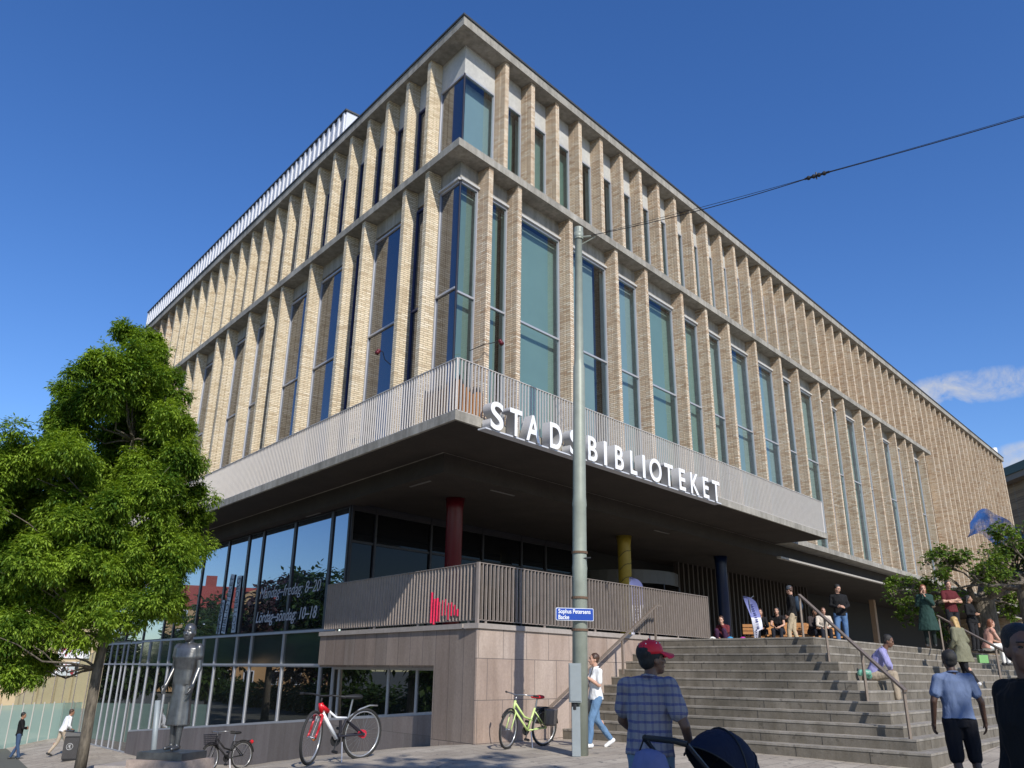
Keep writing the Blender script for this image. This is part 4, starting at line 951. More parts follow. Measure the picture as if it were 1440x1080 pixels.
    def basket(cx, z0, wx, wy, h, f=L, col=None):
        bk = MB(); n = 9
        for lev in range(6):
            q = lev / 5; e = .85 + .15 * q; z_ = z0 + h * q
            c4 = [f(cx + sx * wx * e, sy * wy * e, z_) for sx, sy in ((-1, -1), (1, -1), (1, 1), (-1, 1))]
            for i in range(4): bk.tube([c4[i], c4[(i + 1) % 4]], (.004 if lev not in (0, 5) else .007) * scale, 4)
        for sx, sy, ux, uy in ((-1, -1, 1, 0), (1, -1, 0, 1), (1, 1, -1, 0), (-1, 1, 0, -1)):
            for k in range(n):
                x0, y0 = sx * wx + ux * 2 * wx * k / n, sy * wy + uy * 2 * wy * k / n
                bk.tube([f(cx + x0 * .85, y0 * .85, z0), f(cx + x0, y0, z0 + h)], .003 * scale, 4)
        bk.quad(*[f(cx + sx * wx * .85, sy * wy * .85, z0 + .003) for sx, sy in ((-1, -1), (1, -1), (1, 1), (-1, 1))]); bk.build('basket', col or M['darkalu'], t)
    if kind == 'green':
        for s in (-1, 1):
            bk = MB(); rings = []
            for z_, e in ((.36, .8), (.40, .95), (.62, 1.0), (.635, 1.0)): rings.append([L(rx - .02 + .15 * e * math.cos(2 * math.pi * k / 12), s * .12 + .09 * e * math.sin(2 * math.pi * k / 12), z_) for k in range(12)])
            bk.loft(rings); bk.build('pannier', plain('grey_mesh_pannier', (.13, .12, .12), .4, .4), t, True)
    if kind == 'city':
        basket(.52, .60, .13, .15, .22, Ls)
        rl = MB(); rl.ell(L(rx - .26, 0, .60), (.04, .05, .04)); rl.build('rear_light', plain('red_lens', (.6, .01, .02), .3), t)
    return t
hB = math.atan2(B.y, B.x)
q = onground(515, 1064.5); qf = onground(421, 1070)
hd = qf - q; d_ = math.hypot(hd.x, hd.y)
hA = math.atan2(A.y, A.x)
pr = at(508, 1064.5, 12.9); pf = at(423, 1068.5, 12.3); pr.z = zground(pr.x, pr.y); pf.z = zground(pf.x, pf.y)
ctr = (pr + pf) / 2; ctr.z = min(zground(ctr.x, ctr.y), (pr.z + pf.z) / 2); hv = pf - pr
sc = math.hypot(hv.x, hv.y) / .93 * .94
bicycle('mountain_bike', 'red and white full suspension mountain bike parked in front of the basement windows', ctr + Vector((-hv.x, -hv.y, 0)).normalized() * .065 * sc, math.atan2(hv.y, hv.x), R_(-4), None, 'mtb', .335, R_(32), sc)
pr = at(764, 1044, 14.15); pf = at(708, 1049.5, 13.55); ctr = (pr + pf) / 2; ctr.z = zground(ctr.x, ctr.y); hv = pf - pr
M['lime'] = plain('lime_cream_paint', (.55, .68, .25), .35, 0, .05)
bicycle('city_bike', 'pale lime green city bicycle with red saddle leaning by the granite podium', ctr + Vector((hv.x, hv.y, 0)).normalized() * -.065, math.atan2(hv.y, hv.x), R_(-6), M['lime'], 'green', .31, R_(18), .9)
pr = at(333, 1072, 19.4); pf = at(306, 1076, 19.0); ctr = (pr + pf) / 2; ctr.z = zground(ctr.x, ctr.y) ; hv = Vector((-.55, -.75, 0))
bicycle('black_bike', 'dark bicycle with a wire front basket by the grey plinth next to the statue', ctr, math.atan2(hv.y, hv.x), R_(3), M['black'], 'city', .31, R_(15), .86)
# ================================================================== LITTER BIN
bp_ = onground(99, 1069)
M['bin'] = plain('charcoal_bin_steel', (.035, .034, .034), .5, .3)
bn = thing('litter_bin', 'charcoal litter bin with a pale round emblem and slanted hood by the tree', 'bin', bp_, R_(18))
W = wmat(bn); fb = lambda x, y, z: W @ Vector((x, y, z))
m = MB(); m.box(fb, (-.25, .25), (-.22, .22), (.04, .70)); m.box(fb, (-.22, .22), (-.19, .19), (0, .04)); m.build('body', M['bin'], bn)
m = MB()
for i in range(17): m.box(fb, (-.24 + i * .0285, -.226 + i * .0285), (-.235, -.22), (.07, .68))
for i in range(15): m.box(fb, (.25, .265), (-.2 + i * .0285, -.186 + i * .0285), (.07, .68))
m.build('slats', plain('grey_bin_slat', (.085, .08, .08), .5, .3), bn)
m = MB(); m.add([fb(-.27, -.24, .72), fb(.27, -.24, .72), fb(.27, .24, .72), fb(-.27, .24, .72), fb(-.24, -.2, .86), fb(.27, -.22, .80), fb(.27, .24, .80), fb(-.24, .2, .86)], [(0, 1, 2, 3), (4, 5, 6, 7), (0, 1, 5, 4), (1, 2, 6, 5), (2, 3, 7, 6), (3, 0, 4, 7)])
m.box(fb, (-.30, -.05), (-.2, .2), (.86, .89)); m.build('hood', M['bin'], bn)
m = MB(); c = fb(-.06, -.243, .42); m.ring(c, fb(0, 1, 0) - fb(0, 0, 0), .095, .008, 24, 5)
for x0, z0, x1, z1 in ((-.10, .47, -.02, .36), (-.02, .49, -.10, .40), (-.06, .49, -.06, .35), (-.12, .40, -.03, .44)): m.tube([fb(x0, -.244, z0), fb(x1, -.244, z1)], .008, 5)
m.build('emblem', plain('pale_emblem', (.45, .45, .45), .5), bn)
# ================================================================== FEATHER FLAGS
def flag(px, py_top, d, wid, label, seed, lean=.0):
    b0 = at(px, 900, d); b0.z = 1.8; top = at(px, py_top, d).z
    t = thing('feather_flag', label, 'flag', b0, group='feather flags on the terrace')
    X = Vector((.93, -.25, 0)).normalized(); h = top - 1.8
    MB().tube([b0, b0 + Z * h * .93 + X * lean * .3, b0 + Z * h + X * (wid * .2)], .012, 6).build('mast', M['chrome'], t)
    n = 14; up, lo = [], []
    prof = lambda q: wid * (.55 + .45 * math.sin(min(q * 1.35, 1) * 1.57)) * (1 if q < .82 else max(.12, math.sqrt(max(0, 1 - ((q - .82) / .18) ** 2))))
    def pt_(q, s): return b0 + Z * (.06 + (h - .06) * q) + X * (lean * q * q + s * prof(q) * (.35 + .65 * q if q < .3 else 1)) + Vector((0, .03 * math.sin(q * 9 + s * 2), 0))
    for nm, qa, qb, mat in (('lower_cloth', .0, .55, M['flagw']), ('upper_cloth', .55, 1, M['flagb'])):
        m = MB()
        for i in range(n):
            q0, q1 = qa + (qb - qa) * i / n, qa + (qb - qa) * (i + 1) / n
            for k in range(3): m.quad(pt_(q0, k / 3), pt_(q0, (k + 1) / 3), pt_(q1, (k + 1) / 3), pt_(q1, k / 3))
        m.build(nm, mat, t, True, fix=False)
    m = MB(); rnd = random.Random(seed)
    for i in range(16):
        q0 = .14 + i * .045; off = Vector((0, -.02, 0)); wd = rnd.uniform(.012, .03)
        m.quad(pt_(q0, .36) + off, pt_(q0, .62) + off, pt_(q0 + wd, .62) + off, pt_(q0 + wd, .36) + off)
    m.build('lettering', M['flagt'], t, fix=False)
M['flagw'] = plain('white_flag_cloth', (.68, .68, .78), .7, 0, .06); M['flagb'] = plain('lavender_flag_cloth', (.17, .19, .42), .7, 0, .1); M['flagt'] = plain('navy_flag_print', (.03, .04, .16), .7)
flag(1062, 838, 22.6, .27, 'white and lavender feather flag standing on the terrace right of the dark blue column', 3, -.22)
flag(888, 812, 20.2, .32, 'white and lavender feather flag behind the terrace railing by the yellow column', 8, .0)
# ================================================================== STATUE
# ================================================================== PEOPLE
V = Vector
Q = .862                                                       # metres to scene units
from mathutils import noise as mnoise
def remesh(mb, name, mat, parent, vox, smooth_it=3, label=None, fold=0.0):
    me = bpy.data.meshes.new(name); me.from_pydata([tuple(v) for v in mb.v], [], mb.f)
    bm = bmesh.new(); bm.from_mesh(me); bmesh.ops.recalc_face_normals(bm, faces=bm.faces); bm.to_mesh(me); bm.free()
    ob = bpy.data.objects.new(name, me); COL.objects.link(ob)
    r = ob.modifiers.new('r', 'REMESH'); r.mode = 'VOXEL'; r.voxel_size = vox; r.use_smooth_shade = True
    s = ob.modifiers.new('s', 'SMOOTH'); s.iterations = smooth_it; s.factor = .5
    dg = bpy.context.evaluated_depsgraph_get(); dg.update()
    out = bpy.data.meshes.new_from_object(ob.evaluated_get(dg)); COL.objects.unlink(ob); bpy.data.objects.remove(ob)
    inv = wmat(parent).inverted() if parent else Matrix.Identity(4)
    # meshes for people are made in the person's own frame, so no transform is needed
    if fold:
        cn = [(v.co.copy(), v.normal.copy()) for v in out.vertices]
        for v, (c, n) in zip(out.vertices, cn):
            a_ = mnoise.noise(V((c.x * 9 + 3, c.y * 9, c.z * 5 + c.x * 5))) + .55 * mnoise.noise(V((c.x * 17, c.y * 17 + 7, c.z * 11 - c.x * 12)))
            v.co = c + n * (a_ * fold)
    out.materials.clear(); out.materials.append(mat); out.name = name
    out.polygons.foreach_set('use_smooth', [True] * len(out.polygons))
    o = bpy.data.objects.new(name, out); COL.objects.link(o)
    if parent: o.parent = parent
    if label: o['label'] = label
    return o
def child(mb, name, mat, parent, smooth=True, label=None):
    me = bpy.data.meshes.new(name); me.from_pydata([tuple(v) for v in mb.v], [], mb.f)
    bm = bmesh.new(); bm.from_mesh(me); bmesh.ops.recalc_face_normals(bm, faces=bm.faces); bm.to_mesh(me); bm.free()
    me.materials.append(mat); me.polygons.foreach_set('use_smooth', [smooth] * len(me.polygons))
    o = bpy.data.objects.new(name, me); COL.objects.link(o); o.parent = parent
    if label: o['label'] = label
    return o
V = Vector
def hand(mb, wr, d, pn, th, curl=.35):
    """wrist, pointing direction, palm normal, thumb side"""
    d = d.normalized(); pn = (pn - d * pn.dot(d)).normalized(); th_ = d.cross(pn); th_ = th_ if th_.dot(th) > 0 else -th_
    Rm = Matrix((th_, pn, d)).transposed()
    mb.ell(wr + d * .05, (.041, .019, .055), Rm, 12, 8); mb.cap(wr - d * .02, wr + d * .03, .026, .028)
    for i, (off, L) in enumerate(((.029, .072), (.010, .08), (-.010, .074), (-.028, .058))):
        b = wr + d * (.09 - .004 * abs(i - 1.3)) + th_ * off
        c1 = curl * (.8 + .12 * i); d1 = (d * math.cos(c1) + pn * math.sin(c1)); d2 = (d * math.cos(c1 * 2.1) + pn * math.sin(c1 * 2.1)); d3 = (d * math.cos(c1 * 3) + pn * math.sin(c1 * 3))
        p1 = b + d1 * L * .48; p2 = p1 + d2 * L * .32; p3 = p2 + d3 * L * .24
        mb.cap(b, p1, .0105, .0095, 8); mb.cap(p1, p2, .0095, .0088, 8); mb.cap(p2, p3, .0088, .0075, 8)
    b = wr + d * .03 + th_ * .034; dt = (d * .75 + th_ * .6 + pn * .3).normalized(); p1 = b + dt * .042; p2 = p1 + (d * .95 + pn * .3 + th_ * .1).normalized() * .034
    mb.cap(b - dt * .01, p1, .0145, .0118, 8); mb.cap(p1, p2, .0115, .009, 8)
def torso(mb, J, infl=0.0, fem=False, z_lo=-.07, top=True, hem=0.0):
    pel, che, nek = J['pelvis'], J['chest'], J['neck']
    sx = (J['shR'] - J['shL']).normalized(); hx = (J['hipR'] - J['hipL']).normalized()
    up0 = (che - pel).normalized(); up1 = (nek - che).normalized()
    wd = [.163, .165, .128, .155, .150, .085] if fem else [.158, .158, .146, .172, .172, .09]
    dp = [.112, .115, .088, .108, .085, .06] if fem else [.108, .108, .102, .118, .098, .062]
    cs = [pel + up0 * z_lo, pel + up0 * .02, pel.lerp(che, .48), che + up1 * .0, che.lerp(nek, .62), nek - up1 * .01]
    rings = []
    for i, c in enumerate(cs):
        t = i / 5; x = hx.lerp(sx, min(1, t * 1.4)).normalized(); up = up0.lerp(up1, t).normalized(); y = up.cross(x).normalized()
        w_, d_ = wd[i] + infl, dp[i] + infl
        if i == 0: w_ += hem; d_ += hem
        rings.append([c + x * w_ * math.copysign(abs(math.cos(a)) ** .85, math.cos(a)) + y * d_ * math.copysign(abs(math.sin(a)) ** .85, math.sin(a)) for a in [2 * math.pi * k / 20 for k in range(20)]])
    mb.loft(rings)
    if fem:
        y = up1.cross(sx).normalized()
        for s in (-1, 1): mb.ell(che + sx * s * .07 + y * .075 - up1 * .015, (.062 + infl * .5, .058 + infl * .5, .065 + infl * .5))
    for s in ('L', 'R'): mb.cap(che.lerp(nek, .55), J['sh' + s], .072 + infl, .054 + infl * .8); mb.cap(nek - up1 * .03, J['sh' + s] + up1 * .008, .046 + infl * .6, .046 + infl * .6)
def arm(mb, J, s, frac=2.0, infl=0.0, r=(.052, .041, .029)):
    sh, el, wr = J['sh' + s], J['el' + s], J['wr' + s]
    f = min(frac, 1.0); mb.cap(sh, sh.lerp(el, f), r[0] + infl, r[0] + (r[1] - r[0]) * f + infl * 1.1)
    if frac > 1: f = frac - 1; mb.cap(el, el.lerp(wr, f), r[1] + infl, r[1] + (r[2] - r[1]) * f + infl)
def leg(mb, J, s, frac=2.0, infl=0.0, r=(.088, .058, .038)):
    hp, kn, an = J['hip' + s], J['kn' + s], J['an' + s]
    f = min(frac, 1.0); mb.cap(hp, hp.lerp(kn, f), r[0] + infl, r[0] + (r[1] - r[0]) * f + infl)
    if frac > 1:
        f = frac - 1; mid = kn.lerp(an, .35); d = (an - kn).normalized()
        mb.cap(kn, kn.lerp(an, f), r[1] * .95 + infl, r[1] * .95 + (r[2] - r[1] * .95) * f + infl * 1.15)
        if infl < .012: mb.ell(kn.lerp(an, .3) + V((0, -.018, 0)), (.05, .05, .11))
def skinmat(name, c): 
    m, nt, b = newmat(name); v = coords(nt, kind='obj'); f = noise(nt, v, 14, 4); nt.links.new(ramp(nt, f, [(.3, tuple(x * .85 for x in c)), (.7, tuple(x * 1.08 for x in c))]), b.inputs['Base Color'])
    b.inputs['Roughness'].default_value = .5; b.inputs['Subsurface Weight'].default_value = .08; b.inputs['Subsurface Radius'].default_value = (.02, .008, .004); return m
def cloth(name, c, rough=.85, var=.14):
    m, nt, b = newmat(name); v = coords(nt, kind='obj'); f = noise(nt, v, 5, 5, .6); f2 = noise(nt, coords(nt, (1, 1, .5), 'obj'), 9, 3, .5, 1.2)
    nt.links.new(ramp(nt, f, [(.3, tuple(x * (1 - var) for x in c)), (.7, tuple(min(1, x * (1 + var)) for x in c))]), b.inputs['Base Color']); b.inputs['Roughness'].default_value = rough; b.inputs['Specular IOR Level'].default_value = .2
    bump(nt, b, f2, .55, .03); return m
SK = {'shade': skinmat('shade_darkened_skin', (.17, .088, .056)), 'fair': skinmat('fair_skin', (.52, .30, .21)), 'tan': skinmat('tanned_skin', (.34, .18, .11)), 'dark': skinmat('deep_brown_skin', (.075, .038, .024)), 'brown': skinmat('brown_skin', (.16, .082, .05))}  # the 'shade' tone is skin darkened in its colour to read as shaded
HAIR = {'black': plain('black_hair', (.014, .012, .010), .55, 0, .5, 40, .5, .6, 'obj'), 'brown': plain('brown_hair', (.06, .03, .018), .5), 'blond': plain('blond_hair', (.42, .27, .10), .5, 0, .3, 20), 'auburn': plain('auburn_hair', (.2, .07, .03), .5)}
LIPS = plain('lip_tone', (.28, .08, .07), .5); EYE = plain('eye_dark', (.012, .01, .009), .25)
SHOE = {'white': plain('white_trainers', (.7, .7, .7), .6), 'dark': plain('dark_shoes', (.03, .03, .03), .5), 'grey': plain('grey_trainers', (.09, .085, .08), .7)}
def person(label, pos, az, h=1.78, fem=False, skin='fair', hair='brown', hairlen=0, top=None, bottom=None, shoes='dark', pose=None, look=0, nod=0, sleeve=2.0, botfrac=1.95, coat=None, vox=.013, group=None, curl=.35, shirt_lo=-.07, loose=.012, tinfl=.014, face=True, headgear=None, name='person', allmat=None, palms=None, hs=1.0):
    k = Q * h / 1.78
    t = thing(name, label, 'person' if name == 'person' else name, pos, -R_(az), group); t.scale = (k, k, k)
    J = dict(pelvis=V((0, 0, .95)), chest=V((0, .012, 1.28)), neck=V((0, -.005, 1.485)), head=V((0, .025, 1.64)))
    wS = .158 if fem else .178
    for s, g in (('R', 1), ('L', -1)):
        J['sh' + s] = V((wS * g, -.01, 1.415)); J['el' + s] = V((g * (wS + .055), -.03, 1.14)); J['wr' + s] = V((g * (wS + .06), .06, .89))
        J['hip' + s] = V((.092 * g, 0, .91)); J['kn' + s] = V((.10 * g, .02, .49)); J['an' + s] = V((.10 * g, -.015, .085))
    J['toeR'] = V((.1, 1, 0)); J['toeL'] = V((-.1, 1, 0))
    for kk, v in (pose or {}).items(): J[kk] = V(v)
    sm = allmat or SK[skin]
    # ---- body
    b = MB(); hd = J['head']
    Rh = Euler((R_(nod), 0, -R_(look))).to_matrix(); P = lambda x, y, z: hd + Rh @ V((x * hs, y * hs, z * hs))
    b.ell(P(0, -.012, .03), tuple(q * hs for q in (.074, .092, .088)), Rh, 18, 12); b.ell(P(0, .03, -.035), tuple(q * hs for q in (.058, .062, .078)), Rh, 16, 10); b.ell(P(0, .058, -.085), tuple(q * hs for q in (.034, .032, .026)), Rh); b.ell(P(0, .012, -.01), tuple(q * hs for q in (.068, .078, .07)), Rh, 14, 10)
    b.cap(P(0, .088, .012), P(0, .108, -.026), .008, .0135, 8); b.ell(P(0, .098, -.03), tuple(q * hs for q in (.018, .013, .010)), Rh, 8, 6)
    b.ell(P(0, .077, .033), tuple(q * hs for q in (.052, .018, .012)), Rh, 10, 6)
    b.ell(P(0, .083, -.06), tuple(q * hs for q in (.024, .012, .012)), Rh, 8, 6)
    for s in (-1, 1): b.ell(P(.073 * s, -.008, -.012), tuple(q * hs for q in (.010, .02, .031)), Rh, 8, 6); b.ell(P(.042 * s, .058, -.018), tuple(q * hs for q in (.022, .02, .02)), Rh, 8, 6)
    b.cap(J['neck'] - V((0, 0, .05)), P(0, -.015, -.06), .058, .052)
    torso(b, J, -.004, fem)
    for s, g in (('R', 1), ('L', -1)):
        arm(b, J, s); d = (J['wr' + s] - J['el' + s]).normalized()
        pn = V((-g, .25, 0)) if not palms or s not in palms else V(palms[s])
        hd_d = (d + V((0, 0, -.15))).normalized() if not (pose and 'hd' + s in pose) else V(pose['hd' + s])
        hand(b, J['wr' + s], hd_d, pn, V((0, 1, .3)) if abs(d.y) < .7 else V((-g, 0, .6)), curl)
        leg(b, J, s); an = J['an' + s]; td = J['toe' + s].normalized()
        b.cap(an + V((0, 0, -.03)) - td * .03, an + td * .13 + V((0, 0, -.045 + (td.z * .02))), .038, .026)
    remesh(b, 'body', sm, t, vox, 3)
    if allmat: return t, J, P, Rh
    # ---- face
    if face:
        e = MB()
        for s in (-1, 1): e.ell(P(.031 * s, .079, .012), (.0135, .008, .0065), Rh, 10, 6)
        child(e, 'eyes', EYE, t)
        e = MB()
        for s in (-1, 1): e.cap(P(.016 * s, .092, .036), P(.048 * s, .080, .036), .0048, .0035, 6)
        child(e, 'eyebrows', HAIR[hair] if hair != 'blond' else HAIR['brown'], t)
        e = MB(); e.ell(P(0, .092, -.058), (.022, .007, .0055), Rh, 10, 6); child(e, 'lips', LIPS, t)
    # ---- hair
    hm = MB(); hm.ell(P(0, -.028, .045), tuple(q * hs for q in (.082, .094, .088)), Rh, 16, 10); hm.ell(P(0, -.045, -.005), tuple(q * hs for q in (.075, .062, .07)), Rh, 14, 8)
    for s in (-1, 1): hm.ell(P(.066 * s, -.012, .03), tuple(q * hs for q in (.016, .045, .04)), Rh, 8, 6)
    if hairlen:
        for i in range(6):
            q = i / 5; hm.cap(P(-.06 + .12 * q, -.055 - .02 * math.sin(q * 3.14), .02), P(-.075 + .15 * q, -.08 - .02 * math.sin(q * 3.14), -.06 - hairlen), .032, .022)
    remesh(hm, 'hair', HAIR[hair], t, .010, 1, fold=.006)
    # ---- clothes
    if top:
        m = MB(); torso(m, J, tinfl, fem, shirt_lo, hem=loose)
        for s in ('R', 'L'): arm(m, J, s, sleeve, tinfl * (.9 if sleeve > 1 else 1.0))
        remesh(m, 'shirt' if not coat else 'top', top, t, vox, 3, fold=.011)
        cl = MB(); up = (J['neck'] - J['chest']).normalized(); u = V((1, 0, 0)); 
        cl.ring(J['neck'] + up * .012 + V((0, .0, 0)), up + V((0, .25, 0)), .064, .012, 18, 6); child(cl, 'collar', top, t)
    if bottom:
        m = MB(); pel = J['pelvis']; up0 = (J['chest'] - pel).normalized()
        hx = (J['hipR'] - J['hipL']).normalized(); y = up0.cross(hx).normalized()
        m.loft([[c + hx * w_ * math.cos(a) + y * d_ * math.sin(a) for a in [2 * math.pi * q / 16 for q in range(16)]] for c, w_, d_ in ((pel - up0 * .10, .15, .11), (pel - up0 * .03, .170, .12), (pel + up0 * .05, .163, .115), (pel + up0 * .09, .155, .108))])
        for s in ('R', 'L'): leg(m, J, s, botfrac, .016 if botfrac > 1.2 else .026)
        remesh(m, 'trousers' if botfrac > 1.5 else 'shorts', bottom, t, vox, 3, fold=.009)
    if coat:
        cm, length, flare = coat; m = MB(); torso(m, J, .03, fem, -.05)
        for s in ('R', 'L'): arm(m, J, s, 1.92, .022)
        pel = J['pelvis']; hx = (J['hipR'] - J['hipL']).normalized(); dn = ((J['knR'] + J['knL']) / 2 - pel).normalized(); y = V((-hx.y, hx.x, 0)).normalized()
        rings = []
        for i in range(6):
            q = i / 5; c = pel + V((0, 0, .08)).lerp(dn * length, q); w_ = (.185 + flare * q); 
            rings.append([c + hx * (w_ + .012 * q * math.sin(a * 5)) * math.cos(a) + y * (w_ * .72 + .015 * q * math.sin(a * 4 + 1)) * math.sin(a) for a in [2 * math.pi * z / 24 for z in range(24)]])
        m.loft(rings); remesh(m, 'coat', cm, t, vox, 2, fold=.014)
    if shoes:
        for s in ('R', 'L'):
            m = MB(); an = J['an' + s]; td = J['toe' + s].normalized()
            m.cap(an + V((0, 0, -.035)) - td * .045, an + td * .15 + V((0, 0, -.05)), .046, .035); m.cap(an + V((0, 0, .0)), an + V((0, 0, -.03)), .045, .048)
            remesh(m, 'shoe', SHOE[shoes], t, .012, 2)
    if headgear:
        kind, mat = headgear
        if kind == 'cap':
            m = MB(); rings = []
            for z_, s in ((.035, 1.0), (.06, 1.01), (.09, .93), (.115, .76), (.132, .46), (.139, .12)): rings.append([P(.086 * s * math.cos(a), -.012 + .102 * s * math.sin(a), z_ + .0) for a in [2 * math.pi * q / 24 for q in range(24)]])
            m.loft(rings); m.ell(P(0, -.012, .142), (.009, .009, .006), None, 8, 5); c_ = child(m, 'cap', mat, t)
            m = MB(); up_, lo_ = [], []
            for i in range(13):
                a = R_(20 + i * 140 / 12); o_ = (.085 * math.cos(a), -.012 + .1 * math.sin(a)); e = (.08 * math.cos(a), .06 + .125 * math.sin(a))
                up_.append((P(o_[0], o_[1], .05), P(e[0], e[1], .028 - .03 * abs(math.cos(a)))))
            for (a0, a1), (b0, b1) in zip(up_, up_[1:]): m.quad(a0, b0, b1, a1)
            n0 = len(m.v); m.v += [p - Rh @ V((0, 0, .006)) for p in m.v[:n0]]; m.f += [tuple(i + n0 for i in f) for f in m.f]
            child(m, 'brim', mat, c_)
            ey = MB()
            for i in range(6): a = 2 * math.pi * i / 6 + .3; ey.ell(P(.07 * math.cos(a), -.012 + .083 * math.sin(a), .11), (.006, .006, .006), None, 6, 4)
            child(ey, 'eyelets', M['white'], c_)
        if kind == 'beanie':
            m = MB(); m.ell(P(0, -.018, .06), (.086, .098, .088), Rh, 16, 10); m.ring(P(0, -.014, .035), Rh @ V((0, 0, 1)), .083, .016, 20, 6); remesh(m, 'beanie', mat, t, .012, 2)
    return t, J, P, Rh
def footpos(px, d, z=None):
    p = at(px, 900, d); return V((p.x, p.y, zground(p.x, p.y) if z is None else z))
# 1 --- man in red cap pushing the pram
def plaidmat():
    m, nt, b = newmat('blue_plaid_cotton'); tc_ = N(nt, 'ShaderNodeTexCoord'); sp = N(nt, 'ShaderNodeSeparateXYZ'); nt.links.new(tc_.outputs['Object'], sp.inputs[0])
    def band(src, per, w, ph=0.0):
        f = math_(nt, 'FRACT', math_(nt, 'ADD', math_(nt, 'MULTIPLY', src, 1 / per), ph)); return math_(nt, 'LESS_THAN', f, w)
    z, x = sp.outputs[2], math_(nt, 'ADD', sp.outputs[0], math_(nt, 'MULTIPLY', sp.outputs[1], .6))
    wob = noise(nt, tc_.outputs['Object'], 6, 2); z = math_(nt, 'ADD', z, math_(nt, 'MULTIPLY', wob, .03))
    c = mixc(nt, math_(nt, 'MULTIPLY', band(x, .062, .34), .5), (.28, .26, .275), (.11, .11, .20))
    c = mixc(nt, math_(nt, 'MULTIPLY', band(z, .068, .30), .62), c, (.02, .03, .20))
    c = mixc(nt, math_(nt, 'MULTIPLY', band(x, .036, .12, .3), .3), c, (.27, .26, .27)); c = mixc(nt, math_(nt, 'MULTIPLY', band(z, .039, .12, .4), .3), c, (.25, .24, .26))
    f = noise(nt, tc_.outputs['Object'], 5, 4); c = mixc(nt, .5, c, ramp(nt, f, [(.3, (.7, .7, .7)), (.7, (1.1, 1.1, 1.1))]), 'MULTIPLY')
    nt.links.new(c, b.inputs['Base Color']); b.inputs['Roughness'].default_value = .85
    bump(nt, b, noise(nt, coords(nt, (1, 1, .6), 'obj'), 8, 3, .5, 1.0), .6, .035); return m
p = footpos(908, 6.15)
red = person('heavyset man in a red cap and blue plaid shirt pushing a dark pram', p, 32, 1.78, False, 'brown', 'black', 0, plaidmat(), cloth('faded_blue_jeans', (.16, .24, .33)), 'dark',
    dict(elR=(.315, -.03, 1.13), wrR=(.27, .20, .93), elL=(-.26, .06, 1.15), wrL=(-.16, .32, .97), hdR=(-.3, .9, -.15), hdL=(.3, .9, -.15), chest=(0, .03, 1.27), neck=(.01, .03, 1.475), head=(.02, .07, 1.63)),
    38, 4, .66, 1.95, vox=.009, shirt_lo=-.05, loose=.012, tinfl=.028, hs=1.12, headgear=('cap', plain('red_cap_cloth', (.68, .010, .025), .5, 0, .06)), curl=.75, palms={'R': (0, 0, -1), 'L': (0, 0, -1)})
